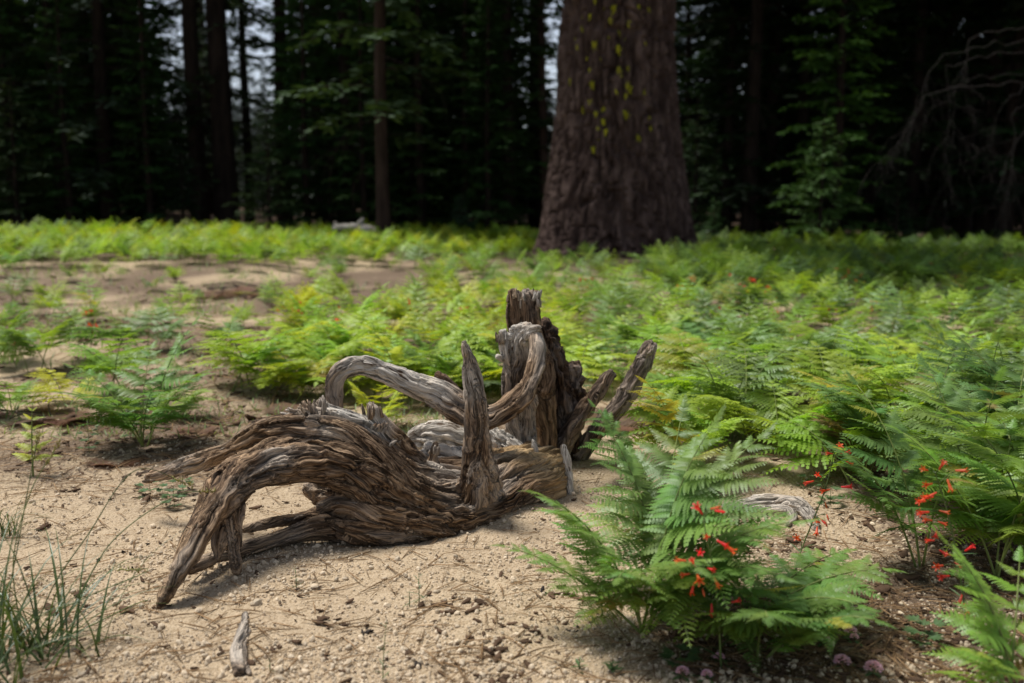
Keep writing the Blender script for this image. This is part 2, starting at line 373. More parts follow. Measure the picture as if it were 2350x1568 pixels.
# ------------------------------------------------------------------ dead wood: bundles of strands fused, then furrowed along the grain
def strand(ctrl, step=0.012):
    C = []
    for c in ctrl:
        p = pt(c[0], c[1], c[2]); C.append((p.x, p.y, p.z, 0.88*c[3]*m_per_px(c[2]), c[4] if len(c) > 4 else 1.0))
    return catmull(C, step)
def wood_mesh(name, strands, voxel, mat, seed, amp=1.0, smooth_it=5, bleach=0.15, ochre=0.0, spots=(), twist=0.0, lump=0.0, fine=1.0):
    mb = MB(); S = []
    seg = 20; a = np.linspace(0, 2*np.pi, seg, endpoint=False)
    for k, c in enumerate(strands):
        P = c[:, :3]; R = np.maximum(c[:, 3], 0.0025); F = c[:, 4]; t, u, w = frames(P)
        off = np.cos(a)[None, :, None]*u[:, None] + np.sin(a)[None, :, None]*w[:, None]
        off = off*R[:, None, None]; off[..., 1] *= F[:, None]
        V = (P[:, None] + off).reshape(-1, 3); b = len(V); T = []
        V = np.concatenate([V, [P[0] - t[0]*R[0]*0.4], [P[-1] + t[-1]*R[-1]*0.4]])
        for q in range(seg):
            T.append((b, (q + 1) % seg, q)); T.append((b + 1, b - seg + q, b - seg + (q + 1) % seg))
        mb.add(V, tube_quads(len(P), seg), T)
        s = np.concatenate([[0], np.cumsum(np.linalg.norm(np.diff(P, axis=0), axis=1))])
        S.append((P, R, t, u, w, s + k*3.7, np.full(len(P), k*0.61)))
    tmp = obj('tmp', mb.mesh('tmp'))
    md = tmp.modifiers.new('r', 'REMESH'); md.mode = 'VOXEL'; md.voxel_size = voxel
    dg = bpy.context.evaluated_depsgraph_get(); dg.update()
    me = bpy.data.meshes.new_from_object(tmp.evaluated_get(dg)); old = tmp.data
    bpy.data.objects.remove(tmp); bpy.data.meshes.remove(old)
    nv = len(me.vertices); V = np.empty(nv*3, np.float32); me.vertices.foreach_get('co', V); V = V.reshape(-1, 3).astype(float)
    E = np.empty(len(me.edges)*2, np.int32); me.edges.foreach_get('vertices', E); E = E.reshape(-1, 2)
    deg = np.bincount(E.ravel(), minlength=nv).astype(float)
    def lap(A):
        r = np.empty_like(A)
        for c in range(A.shape[1]):
            r[:, c] = (np.bincount(E[:, 0], A[E[:, 1], c], nv) + np.bincount(E[:, 1], A[E[:, 0], c], nv))/np.maximum(deg, 1)
        return r
    for it in range(smooth_it): V = 0.5*V + 0.5*lap(V)
    P, R, t, u, w, s, sd = [np.concatenate([x[q] for x in S]) for q in range(7)]
    best = np.empty(nv, np.int64)
    for a0 in range(0, nv, 6000):
        v = V[a0:a0 + 6000]
        d2 = (v**2).sum(1)[:, None] - 2*v@P.T + (P**2).sum(1)[None]
        best[a0:a0 + 6000] = np.argmin(np.sqrt(np.maximum(d2, 0)) - R[None], 1)
    rel = V - P[best]; du = (rel*t[best]).sum(1)
    g1, g2 = (rel*u[best]).sum(1), (rel*w[best]).sum(1); ss = s[best] + du; q = sd[best]
    if twist:
        an = twist*ss; g1, g2 = g1*np.cos(an) - g2*np.sin(an), g1*np.sin(an) + g2*np.cos(an)
    wv = 0.016*np.stack([vnoise(V*9 + seed), vnoise(V*9 + seed + 40)], -1) + 0.006*np.stack([vnoise(V*30 + seed), vnoise(V*30 + seed + 40)], -1)
    G = np.stack([g1 + q + wv[:, 0], g2 + 1.3*q + wv[:, 1], ss], -1)
    me.vertices.foreach_set('co', V.astype(np.float32).ravel()); me.update()
    NV = np.empty(nv*3, np.float32); me.vertices.foreach_get('normal', NV); NV = NV.reshape(-1, 3).astype(float)
    for it in range(3): NV = lap(NV)
    NV /= np.linalg.norm(NV, axis=1)[:, None] + 1e-9
    def gn(w_, l_, o=0.0): return vnoise(G*np.array([1/w_, 1/w_, 1/l_]) + seed*3.1 + o)
    a1, a2, a3 = gn(0.042, 0.26), gn(0.017, 0.20, 9), gn(0.0085, 0.13, 21)
    d = 0.0085*a1 + 0.0085*(np.abs(a2)**0.7*1.5 - 0.5) + 0.0050*fine*(np.abs(a3)**0.8*1.6 - 0.5)
    crack = np.clip(1 - np.abs(gn(0.032, 0.5, 33))/0.10, 0, 1)*np.clip(gn(0.06, 0.12, 5)*2 + 0.4, 0, 1)
    crack2 = np.clip(1 - np.abs(gn(0.014, 0.16, 55))/0.12, 0, 1)*np.clip(vnoise(V*14 + seed)*3, 0, 1)
    d = d - 0.018*crack - 0.009*crack2 + 0.003*fbm(V*22 + seed + 9, 3) + 0.010*np.clip(vnoise(V*9 + seed + 70)*2 - 1.1, 0, 1)
    small = np.clip(R[best]/0.030, 0.28, 1.0)
    d = d*amp*small
    if lump: d = d + lump*(fbm(V*28 + seed, 3) + 0.5*fbm(V*75 + seed, 2))
    V = V + NV*d[:, None]
    me.vertices.foreach_set('co', V.astype(np.float32).ravel()); me.update()
    b = bleach + 0.34*fbm(V*7 + seed, 3) + 0.25*gn(0.03, 0.35, 71)
    o_ = ochre + 0.30*fbm(V*6 + seed + 50, 3) - 0.12
    for (c, r, ab, ao) in spots:
        e = np.exp(-((V - np.array(c))**2).sum(1)/r**2); b = b + ab*e; o_ = o_ + ao*e
    set_attr(me, 'grain', G); set_attr(me, 'bleach', np.clip(b, 0, 1)); set_attr(me, 'ochre', np.clip(o_, 0, 1))
    me.materials.clear(); me.materials.append(mat); me.name = name
    me.polygons.foreach_set('use_smooth', np.ones(len(me.polygons), bool))
    return me, (P, R, t, best, V, NV)
def ropes(strands, n, seed, rk=(0.28, 0.5)):
    rg = np.random.default_rng(seed); out = []
    for c in strands:
        if len(c) < 12: continue
        for k in range(n):
            a0 = int(rg.uniform(0, 0.45)*len(c)); a1 = int(rg.uniform(0.6, 1.0)*len(c)); q = c[a0:a1].copy()
            if len(q) < 8: continue
            t, u, w = frames(q[:, :3]); s = np.linspace(0, 1, len(q)); an = rg.uniform(0, 6.28) + rg.normal(0, 1.2)*s + 0.3*np.sin(9*s + rg.uniform(0, 6)); R = q[:, 3].copy(); kr = rg.uniform(*rk)
            o = R*(0.98 - 0.35*kr)*(0.9 + 0.1*np.sin(5*s))
            q[:, :3] += (np.cos(an)[:, None]*u + np.sin(an)[:, None]*w)*o[:, None]; q[:, 3] = R*kr*(np.sin(np.pi*np.clip(s*0.9 + 0.05, 0, 1))**0.5)*(1 + 0.15*np.sin(11*s + k)) + 0.001
            out.append(q)
    return out
def spot(xd, yd, Y, r, ab, ao=0.0): return (tuple(pt(xd, yd, Y)), r, ab, ao)

snag_base = pt(950, 1240, 2.75)
snag = thing('dead_root_snag', 'weathered grey-brown uprooted stump with twisted arching roots and upright broken spikes lying on sand', 'stump', (snag_base.x, snag_base.y, gh(snag_base.x, snag_base.y)))
def snag_part(name, me):
    o = obj(name, me, snag); o.location = -snag.location
    return o
body = [
 [(364,1394,2.13,5),(380,1365,2.15,19),(402,1330,2.17,27),(425,1285,2.21,29),(452,1235,2.26,30),(487,1185,2.32,35),(517,1140,2.38,42),(560,1095,2.46,46),(630,1070,2.53,48),(720,1062,2.58,50),(810,1088,2.60,54),(890,1132,2.62,55),(970,1180,2.64,46),(1050,1196,2.69,38),(1130,1168,2.78,36),(1210,1122,2.88,36),(1282,1098,2.98,36)],
 [(398,1302,2.25,7),(430,1240,2.28,15),(462,1178,2.35,18),(484,1122,2.42,22),(530,1078,2.5,27),(600,1040,2.56,28),(690,1026,2.6,30),(780,1040,2.60,32),(860,1080,2.62,38),(940,1132,2.64,38),(1020,1160,2.7,34),(1100,1148,2.8,34),(1200,1088,2.93,40),(1282,1072,3.02,36)],
 [(543,1319,2.33,10),(542,1290,2.34,17),(535,1240,2.36,21),(530,1190,2.38,25),(540,1140,2.42,28),(580,1098,2.48,28)],
 [(498,1288,2.33,6),(507,1252,2.34,19),(515,1215,2.36,20),(525,1180,2.38,18)],
 [(334,1098,2.74,9),(352,1093,2.74,16),(440,1067,2.7,23),(523,1037,2.66,21),(570,1010,2.64,28),(620,988,2.62,32),(700,982,2.62,33),(780,998,2.63,35),(850,1040,2.64,38),(920,1095,2.66,38),(1000,1130,2.72,34),(1080,1125,2.82,34),(1170,1090,2.93,36),(1276,1060,3.05,30)],
 [(672,948,2.66,8),(700,952,2.66,16),(760,958,2.67,22),(820,985,2.68,25),(880,1035,2.70,28),(950,1090,2.73,30),(1040,1120,2.82,32)],
 [(847,922,2.74,5),(858,950,2.73,18),(885,990,2.74,25),(925,1040,2.76,28),(980,1085,2.8,28),(1060,1108,2.86,30),(1150,1078,2.97,34),(1240,1052,3.06,30),(1286,1057,3.08,24)],
 [(735,915,2.68,4),(747,938,2.68,15),(790,958,2.70,20),(840,978,2.72,24),(890,1020,2.74,28)],
 [(432,1308,2.28,12),(470,1290,2.33,15),(520,1274,2.4,16),(570,1258,2.46,19),(645,1236,2.53,21),(720,1215,2.57,26),(800,1206,2.60,34),(880,1212,2.62,36),(960,1214,2.64,30),(1040,1212,2.68,24),(1110,1190,2.76,20),(1180,1150,2.86,25),(1282,1115,2.98,28)],
 [(556,1216,2.5,9),(620,1201,2.58,11),(690,1190,2.63,14),(760,1185,2.65,26),(840,1170,2.66,40)],
 [(735,1168,2.62,16),(790,1160,2.60,36),(860,1172,2.585,44),(940,1197,2.60,40),(1020,1216,2.65,28),(1100,1200,2.74,22),(1180,1165,2.83,20)],
 [(740,1200,2.58,14),(800,1212,2.57,28),(880,1222,2.57,30),(950,1228,2.59,24),(1020,1228,2.64,16)],
 [(700,1120,2.76,16),(745,1135,2.74,34),(800,1140,2.72,54),(870,1150,2.74,68),(960,1160,2.78,58),(1050,1165,2.84,46),(1150,1130,2.95,46),(1270,1095,3.06,42)],
 [(930,1068,2.9,34),(1030,1092,2.95,40),(1130,1076,3.02,44),(1230,1052,3.1,38)],
]
body = [strand(c) for c in body]
body = body + ropes(body[:-2], 4, 14)
body_me, body_info = wood_mesh('root_body', body, 0.0037, M_WOOD, 1.0, 1.15, 4, 0.0, 0.05,
    [spot(790, 948, 2.7, 0.06, 1.1), spot(830, 965, 2.7, 0.05, 0.8), spot(720, 945, 2.66, 0.05, 0.6), spot(960, 1065, 2.8, 0.06, 0.6), spot(1090, 1110, 2.8, 0.10, 0.55), spot(1200, 1050, 3.0, 0.12, 0.25, 0.75), spot(1270, 1080, 3.0, 0.10, 0.2, 0.6),
     spot(640, 1030, 2.5, 0.05, 0.4), spot(880, 980, 2.7, 0.05, 0.5), spot(400, 1065, 2.7, 0.12, 0.25), spot(760, 1000, 2.6, 0.04, 0.3, 0.2), spot(1010, 1075, 2.85, 0.08, 0.4), spot(510, 1245, 2.33, 0.05, 0.3)], 0.0)
snag_part('root_body', body_me)
def one(name, ctrl, mat, seed, **kw):
    st = [strand(c) for c in ctrl]; me, info = wood_mesh(name, st + ropes(st, kw.pop('rope', 2), int(seed*10), (0.25, 0.42)), kw.pop('voxel', 0.0034), mat, seed, **kw)
    return snag_part(name, me), info
one('broken_spike', [[(1100,1125,2.77,66),(1098,1090,2.75,50),(1096,1040,2.75,36),(1095,990,2.75,33),(1095,930,2.75,29),(1090,880,2.75,23),(1080,835,2.75,17),(1070,805,2.75,12),(1064,783,2.75,7)],
     [(1120,1095,2.74,30),(1112,1040,2.73,18),(1110,980,2.73,14),(1108,920,2.73,10)]],
    M_WOOD, 2.0, bleach=0.05, amp=0.9, spots=[spot(1080, 880, 2.73, 0.05, 0.55), spot(1075, 800, 2.73, 0.03, 0.3)], smooth_it=3)
one('curved_branch', [[(770,955,2.97,20),(768,915,2.97,22),(770,880,2.97,23),(786,850,2.97,24),(825,839,2.98,23),(870,849,3.0,25),(940,876,3.02,30),(1010,908,3.03,32),(1065,940,3.02,34),(1110,960,3.0,33),(1153,950,2.98,31),(1194,915,2.97,28),(1222,872,2.98,24),(1234,830,3.0,21),(1236,795,3.02,19),(1228,768,3.05,15)]],
    M_WOOD, 3.0, bleach=0.30, ochre=0.06, amp=1.0, smooth_it=3, spots=[spot(900, 850, 2.97, 0.14, 0.55), spot(830, 836, 2.97, 0.05, 0.4), spot(985, 885, 2.98, 0.07, 0.5, 0.2), spot(1200, 930, 2.97, 0.12, -0.5), spot(770, 900, 2.97, 0.06, -0.2)])
one('broken_plank', [[(1152,758,3.10,10,.7),(1160,790,3.10,20,.7),(1172,850,3.12,24,.7),(1178,930,3.13,24,.7),(1184,1000,3.15,28,.8),(1186,1045,3.16,34,.8)],
     [(1216,752,3.06,12,.7),(1196,770,3.09,28,.6),(1194,820,3.11,36,.6),(1196,900,3.13,36,.6),(1200,980,3.15,28,.7),(1202,1045,3.16,32,.8)],
     [(1238,752,3.03,9),(1218,760,3.06,16),(1195,778,3.09,20),(1180,810,3.1,20)],
     [(1140,818,3.08,6),(1155,824,3.1,9),(1170,840,3.12,10)]],
    M_WOOD, 4.0, bleach=0.28, amp=1.0, smooth_it=3, spots=[spot(1160, 775, 3.08, 0.09, 1.1), spot(1225, 775, 3.05, 0.03, 0.5), spot(1215, 850, 3.08, 0.10, -0.4)])
one('tall_post', [[(1178,665,3.28,14),(1182,700,3.28,22),(1190,760,3.28,24),(1215,850,3.28,28),(1245,940,3.26,24),(1256,1050,3.26,26)],
     [(1208,672,3.28,18),(1212,710,3.28,28),(1216,770,3.28,28),(1240,860,3.28,28),(1258,950,3.26,22),(1262,1045,3.26,24)],
     [(1234,668,3.28,9),(1230,690,3.27,13),(1226,740,3.27,18),(1246,830,3.27,26),(1252,900,3.25,22)]],
    M_POST, 5.0, bleach=0.03, ochre=0.05, smooth_it=3, amp=1.0, spots=[spot(1200, 670, 3.27, 0.03, 0.45), spot(1255, 970, 3.23, 0.12, -0.2, 0.45)])
one('rotten_heartwood', [[(1250,740,3.33,10),(1262,790,3.33,24),(1278,860,3.33,34),(1288,930,3.33,36),(1288,1000,3.33,34),(1288,1050,3.33,36)],
     [(1318,835,3.33,14),(1322,870,3.33,24),(1322,920,3.34,26),(1312,980,3.34,24),(1300,1040,3.34,22)]],
    M_ROT, 6.0, bleach=-0.1, lump=0.018, amp=1.5, smooth_it=3, voxel=0.0042, spots=[spot(1325, 860, 3.28, 0.05, 0.55), spot(1310, 960, 3.27, 0.07, 0.5)])
one('leaning_branch', [[(1284,1040,3.27,20),(1306,997,3.27,19),(1340,946,3.26,18),(1372,900,3.25,16),(1393,868,3.25,13),(1404,852,3.25,10)]],
    M_POST, 7.0, bleach=0.22, smooth_it=3, amp=1.1)
one('leaning_branch', [[(1330,1050,3.32,20),(1362,1002,3.31,22),(1408,946,3.31,22),(1444,890,3.31,21),(1470,838,3.31,20),(1488,800,3.31,18),(1494,786,3.31,14)],
     [(1362,1010,3.29,13),(1396,962,3.28,12),(1424,930,3.28,9),(1442,908,3.28,5)]],
    M_POST, 8.0, bleach=0.22, smooth_it=3, amp=1.1, spots=[spot(1490, 795, 3.27, 0.03, -0.3), spot(1425, 900, 3.25, 0.06, 0.25)])
one('splinter', [[(1292,1022,3.02,6),(1298,1050,3.01,11),(1304,1090,3.0,12),(1308,1130,2.98,11),(1312,1165,2.97,8)]], M_WOOD, 9.0, bleach=0.95, smooth_it=2, amp=0.8, voxel=0.003)
one('splinter', [[(1222,1008,3.02,3),(1226,1022,3.02,8),(1230,1040,3.02,9),(1226,1055,3.02,8)]], M_WOOD, 9.5, bleach=1.2, smooth_it=1, amp=0.5, voxel=0.0028)
one('small_stub', [[(992,1082,2.86,20),(993,1055,2.86,14),(997,1030,2.86,12),(1001,1016,2.86,8)]], M_WOOD, 10.0, bleach=-0.1, smooth_it=2, amp=0.9, voxel=0.003)
one('small_stub', [[(1060,915,3.16,16),(1035,890,3.16,18),(1010,866,3.16,15),(1000,858,3.16,10)]], M_ROT, 11.0, bleach=0.1, ochre=0.3, lump=0.004, smooth_it=2)
one('bleached_wood', [[(945,1010,3.12,20),(985,1000,3.12,30),(1030,1008,3.12,34),(1080,1030,3.1,34)],[(975,1040,3.0,30),(1030,1055,3.0,34),(1080,1070,2.98,34)],[(1090,985,3.14,10),(1120,990,3.12,18),(1160,1025,3.1,26),(1185,1050,3.08,26)]],
    M_WOOD, 12.0, bleach=0.95, ochre=0.05, smooth_it=3, amp=1.3, voxel=0.0042)

# loose fibres and torn ends peeling off the grain
def fibres(name, info, n, seed, lmin, lmax, parent):
    P, R, t, best, V, NV = info; rg = np.random.default_rng(seed); mb = MB()
    idx = rg.choice(len(V), n, replace=False)
    for k in idx:
        b = best[k]; T_ = t[b]*rg.choice([-1, 1]); n_ = NV[k]; L = rg.uniform(lmin, lmax); w = np.cross(T_, n_)
        p0 = V[k] - n_*0.003; lift = rg.uniform(0.02, 0.28)**1.5; sw = rg.normal(0, 0.12)
        C = np.array([p0 + T_*L*u + n_*(lift*L*u*u) + w*(sw*L*u*u) for u in (0, 0.35, 0.7, 1)])
        mb.tube(C, np.array([1.0, 0.8, 0.5, 0.08])*rg.uniform(0.0009, 0.0022), 3)
    V_, Q, T = mb.arrays()
    G = np.stack([V_[:, 0], V_[:, 1], V_[:, 2]], -1)
    me = build_mesh(name, V_, Q, T, (M_WOOD,), True, {'grain': G, 'bleach': np.clip(0.15 + 0.5*vnoise(V_*20), 0, 1), 'ochre': np.clip(vnoise(V_*12)*0.4, 0, 1)})
    o = snag_part(name, me); o['kind'] = 'stuff'; return o
fibres('wood_fibres', body_info, 900, 3, 0.012, 0.06, snag)
def torn(name, spots_, seed):
    rg = np.random.default_rng(seed); mb = MB()
    for (xd, yd, Y, ax, ay, n, L, spread) in spots_:
        for k in range(n):
            p = np.array(pt(xd + rg.normal(0, spread), yd + rg.normal(0, spread*0.4) + 8, Y + rg.normal(0, 0.018)))
            q = np.array(pt(xd + ax, yd + ay, Y)) - np.array(pt(xd, yd, Y)); q = q/np.linalg.norm(q) + rg.normal(0, 0.14, 3); q /= np.linalg.norm(q)
            l = 0.6*L*rg.uniform(0.3, 1.1); bend = rg.normal(0, 0.10, 3)
            C = np.array([p - q*0.02 + q*(l + 0.02)*u + bend*l*u*u for u in (0, 0.4, 0.75, 1)])
            mb.tube(C, np.array([1, 0.95, 0.8, 0.35])*rg.uniform(0.003, 0.0075), 5)
    V_, Q, T = mb.arrays(); G = np.stack([V_[:, 0], V_[:, 1], V_[:, 2]*0.6], -1)
    me = build_mesh(name, V_, Q, T, (M_WOOD,), True, {'grain': G, 'bleach': np.clip(0.35 + 0.5*vnoise(V_*16), 0, 1), 'ochre': np.clip(vnoise(V_*12)*0.3, 0, 1)})
    o = snag_part(name, me); o['kind'] = 'stuff'
torn('torn_fibres', [(690,940,2.65,-30,-12,26,0.035,12),(712,928,2.66,-10,-20,22,0.035,8),(738,926,2.68,-4,-30,22,0.04,9),(770,942,2.69,-5,-25,12,0.02,10),(856,938,2.73,-6,-30,26,0.045,8),(880,972,2.73,14,-22,18,0.03,10),(905,1005,2.74,18,-18,14,0.025,9),
      (1205,668,3.27,-2,-20,24,0.02,20),(1234,668,3.27,6,-20,10,0.025,4),(1152,764,3.09,-4,-20,14,0.03,6),(1066,792,2.75,-3,-20,9,0.02,3),(1000,1020,2.86,5,-20,9,0.02,5),(1402,856,3.28,10,-14,9,0.02,6),(1492,792,3.29,6,-14,12,0.016,9),(338,1097,2.74,-20,6,10,0.012,4)], 8)

# weathered root half buried beside the flowers, and the grey splinter on the sand
def low(ctrl): return strand([(x, y, gnd(x, y + 0.55*r).y, r) for (x, y, r) in ctrl])
root_st = [low(c) for c in ([(1655,1165,9),(1700,1160,17),(1760,1152,20),(1820,1158,22),(1856,1180,19),(1874,1214,10)], [(1690,1178,9),(1750,1172,14),(1808,1174,15),(1822,1192,10),(1806,1206,7)], [(1830,1165,13),(1862,1196,10),(1882,1224,5)])]
me, _ = wood_mesh('weathered_root', root_st + ropes(root_st, 3, 77), 0.0034, M_WOOD, 20.0, bleach=0.45, smooth_it=3, amp=1.0)
b0 = gnd(1770, 1180); o = obj('weathered_root', me); tag(o, 'pale bleached curved root half buried in sand behind the big fern', 'root')
def local(o, p):
    """move an object's origin to p (its base) without moving its shape"""
    me = o.data; V = np.empty(len(me.vertices)*3, np.float32); me.vertices.foreach_get('co', V); V = V.reshape(-1, 3) - np.array(p, np.float32)
    me.vertices.foreach_set('co', V.ravel()); me.update(); o.location = p
local(o, (b0.x, b0.y, gh(b0.x, b0.y)))
def ground_strand(pts, r, h=0.0):
    C = []
    for (xd, yd, k) in pts:
        p = gnd(xd, yd); C.append((p.x, p.y, p.z + r*k*0.55 + h, r*k, 1.0))
    return catmull(C, 0.006)
me, _ = wood_mesh('grey_splinter', [ground_strand([(562,1412,0.5),(560,1440,1),(549,1480,1.1),(545,1510,1.2),(552,1550,0.8)], 0.010), ground_strand([(568,1425,0.4),(566,1450,0.8),(556,1490,0.9),(560,1530,0.9),(572,1552,0.4)], 0.009)], 0.0022, M_WOOD, 22.0, bleach=0.42, smooth_it=1, amp=1.8)
o = obj('wood_splinter', me); tag(o, 'long grey splinter of bleached wood lying alone on the bare sand', 'wood'); local(o, gnd(555, 1480))

# ------------------------------------------------------------------ big pine
TX, TY = 1411, 15.2
tp = pt(TX, 560, TY); trunk_x = tp.x; tz0 = gh(tp.x, TY)
def zt(yd): return pt(TX, yd, TY).z
prof = [(zt(610) - 0.35, 232), (zt(610), 212), (zt(585), 192), (zt(560), 178), (zt(535), 170), (zt(500), 164), (zt(450), 159), (zt(375), 149), (zt(300), 140), (zt(150), 128.5), (zt(0), 120), (zt(0) + 3, 108), (zt(0) + 10, 84), (zt(0) + 20, 40), (zt(0) + 27, 6)]
pz = np.array([p[0] for p in prof]); pr = np.array([p[1] for p in prof])*m_per_px(TY)*1.005
zs = np.concatenate([np.arange(pz[0], zt(0) + 0.6, 0.014), np.arange(zt(0) + 0.6, pz[-1], 0.35)])
na = 300; an = np.linspace(0, 2*np.pi, na, endpoint=False)
A, Z = np.meshgrid(an, zs); R = np.interp(Z, pz, pr)
flare = 1 + 0.075*np.exp(-(Z - pz[0])/0.45)*np.cos(5*A + 0.6) + 0.05*np.exp(-(Z - pz[0])/0.35)*np.cos(3*A - 0.4) + 0.012*np.cos(2*A + Z)
Gb = np.stack([np.cos(A)*R, np.sin(A)*R, Z], -1)
wob = 0.07*np.stack([vnoise(Gb*np.array([2.2, 2.2, 1.6])), vnoise(Gb*np.array([2.2, 2.2, 1.6]) + 31), np.zeros_like(A)], -1)
Gw = Gb + wob
r1 = np.abs(vnoise(Gw*np.array([9.5, 9.5, 1.7]))); r2 = np.abs(vnoise(Gw*np.array([15, 15, 5.0]) + 7)); r3 = vnoise(Gw*np.array([26, 26, 12.0]) + 13)
plate = np.minimum(sstep(0.0, 0.30, r1), 0.35 + 0.65*sstep(0.0, 0.25, r2))
D = 0.105*(plate - 0.7) + 0.012*r3 + 0.03*vnoise(Gb*1.3)
RR = R*flare + D
V = np.stack([RR*np.cos(A), RR*np.sin(A), Z - tz0], -1).reshape(-1, 3)
i = (np.arange(len(zs) - 1)[:, None]*na + np.arange(na)[None]); i2 = (np.arange(len(zs) - 1)[:, None]*na + (np.arange(na)[None] + 1) % na)
bark_me = build_mesh('trunk', V, np.stack([i, i2, i2 + na, i + na], -1).reshape(-1, 4), None, (M_BARK,), True, {'grain': Gb.reshape(-1, 3), 'plate': plate.ravel()})
pine = thing('big_pine', 'massive pine with furrowed purplish-brown bark and yellow lichen, ferns at its foot', 'tree', (trunk_x, TY, tz0))
obj('trunk', bark_me, pine)
lich = []
for k in range(3):
    mb = MB(); rg = np.random.default_rng(60 + k)
    for q in range(70):
        d = rg.normal(0, 1, 3)*np.array([0.7, 0.5, 1.1]); d /= np.linalg.norm(d); c = rg.normal(0, 0.32, 3)*np.array([0.8, 0.3, 1.15]); w = np.cross(d, rg.normal(0, 1, 3)); w /= np.linalg.norm(w)
        l = rg.uniform(0.3, 0.7); mb.add([c - w*0.07, c + w*0.07, c + d*l + w*0.03, c + d*l*0.6 - w*0.16], [[0, 1, 2, 3]])
    lich.append(mb.mesh('lichen', (M_LICHEN,)))
spots_l = [(440,15),(480,38),(535,65),(675,50),(732,65),(412,95),(370,95),(522,127),(622,145),(365,165),(735,180),(330,215),(512,222),(570,205),(605,240),(710,262),(350,270),(385,290),(435,265),(430,310),(568,310),(575,330),(610,290),(385,335),(465,350),(570,420),(580,455),(412,415),(620,410),(310,460),(425,500),(620,515),(605,565),(555,540),(710,545),(335,565),(412,600),(360,630),(478,645),(445,670),(612,680),(735,690),(485,715),(460,755),(500,770),(740,755),(680,810),(455,815),(430,875),(285,715),(540,75),(443,255),(565,295),(615,500),(625,535),(600,665)]
big_l = {(535,65),(435,265),(568,310),(570,420),(620,515),(612,680),(478,645),(485,715),(425,500)}
for k, (xc, yc) in enumerate(spots_l):
    xd, yd = 1175 + 0.3957*xc, 0.3957*yc; p = pt(xd, yd, TY - 0.7); r = float(np.interp(p.z, pz, pr))
    dx = (xd - TX)*m_per_px(TY - 0.7); dy = -math.sqrt(max(0.02, r*r - dx*dx))
    a_ = int(((math.atan2(dy, dx)) % (2*math.pi))/(2*math.pi)*na) % na; zi = min(len(zs) - 1, int((p.z - pz[0])/0.014)); rr = RR[zi, a_]
    s = RND.uniform(0.026, 0.050)*(1.45 if (xc, yc) in big_l else 1.0)
    ang = math.atan2(dy, dx)
    M = Matrix.Translation((rr*math.cos(ang), rr*math.sin(ang), p.z - tz0)) @ Matrix.Rotation(ang + math.pi/2, 4, 'Z') @ Matrix.Diagonal((s, s*0.7, s*1.25, 1))
    obj('lichen', lich[k % 3], pine, mat=M)

# ------------------------------------------------------------------ conifers
def spray_branch(mb, p0, az, L, rise, droop, rg, wid, dense, wood):
    d = np.array([math.cos(az), math.sin(az), 0]); sd = np.array([-math.sin(az), math.cos(az), 0]); up = np.array([0, 0, 1.0])
    def ax(u): return p0 + d*L*u + up*(rise*L*u - droop*L*u*u) + sd*(0.08*L*math.sin(3*u + az*7))
    wood.tube([ax(u) for u in (0, 0.35, 0.7, 1)], np.array([0.018, 0.012, 0.007, 0.003])*max(0.6, L/1.8), 4, False)
    n = max(4, int(L*dense)); Vs, Qs = [], []
    for k in range(n):
        u = 0.16 + 0.86*(k + rg.uniform(0, 1))/n; p = ax(min(u, 1.0))
        for s in (-1, 1):
            l = (0.30*L*(1.12 - u) + 0.12)*rg.uniform(0.6, 1.25); a = rg.uniform(0.55, 1.15)
            td = d*math.cos(a) + sd*s*math.sin(a) + up*rg.uniform(-0.45, 0.10); td /= np.linalg.norm(td)
            m = 2 + int(l/0.16)
            for q in range(m):
                f0 = q/m; c = p + td*l*f0 - up*0.12*l*f0*f0; a2 = rg.uniform(-0.8, 0.8)
                e = td*math.cos(a2) + np.cross(up, td)*math.sin(a2) + up*rg.uniform(-0.3, 0.25); ll = min(0.24, l*0.6)*rg.uniform(0.7, 1.3); w = np.cross(e, up); w /= np.linalg.norm(w) + 1e-9
                w = w + up*rg.uniform(-0.5, 0.5); hw = wid*rg.uniform(0.6, 1.2)
                b = len(Vs)*4; Vs.append([c, c + e*ll*0.45 + w*hw, c + e*ll, c + e*ll*0.5 - w*hw]); Qs.append([b, b + 1, b + 2, b + 3])
    mb.add(np.array(Vs).reshape(-1, 3), Qs)
def dead_branch(mb, p0, d0, L, rg, r0=0.02, lev=0):
    n = 7; C = [np.array(p0)]; d = np.array(d0)/np.linalg.norm(d0)
    for k in range(n):
        d = d + rg.normal(0, 0.20, 3) + np.array([0, 0, -0.14]); d /= np.linalg.norm(d); C.append(C[-1] + d*L/n)
    mb.tube(C, np.linspace(r0, r0*0.25, n + 1), 4, False)
    if lev < 2:
        for k in range(2, n + 1):
            for j in range(2 if lev == 0 else 1):
                e = (C[k] - C[k-1])/np.linalg.norm(C[k] - C[k-1]) + rg.normal(0, 0.65, 3) + np.array([0, 0, -0.3])
                dead_branch(mb, C[k], e, L*rg.uniform(0.3, 0.55), rg, r0*0.5, lev + 1)
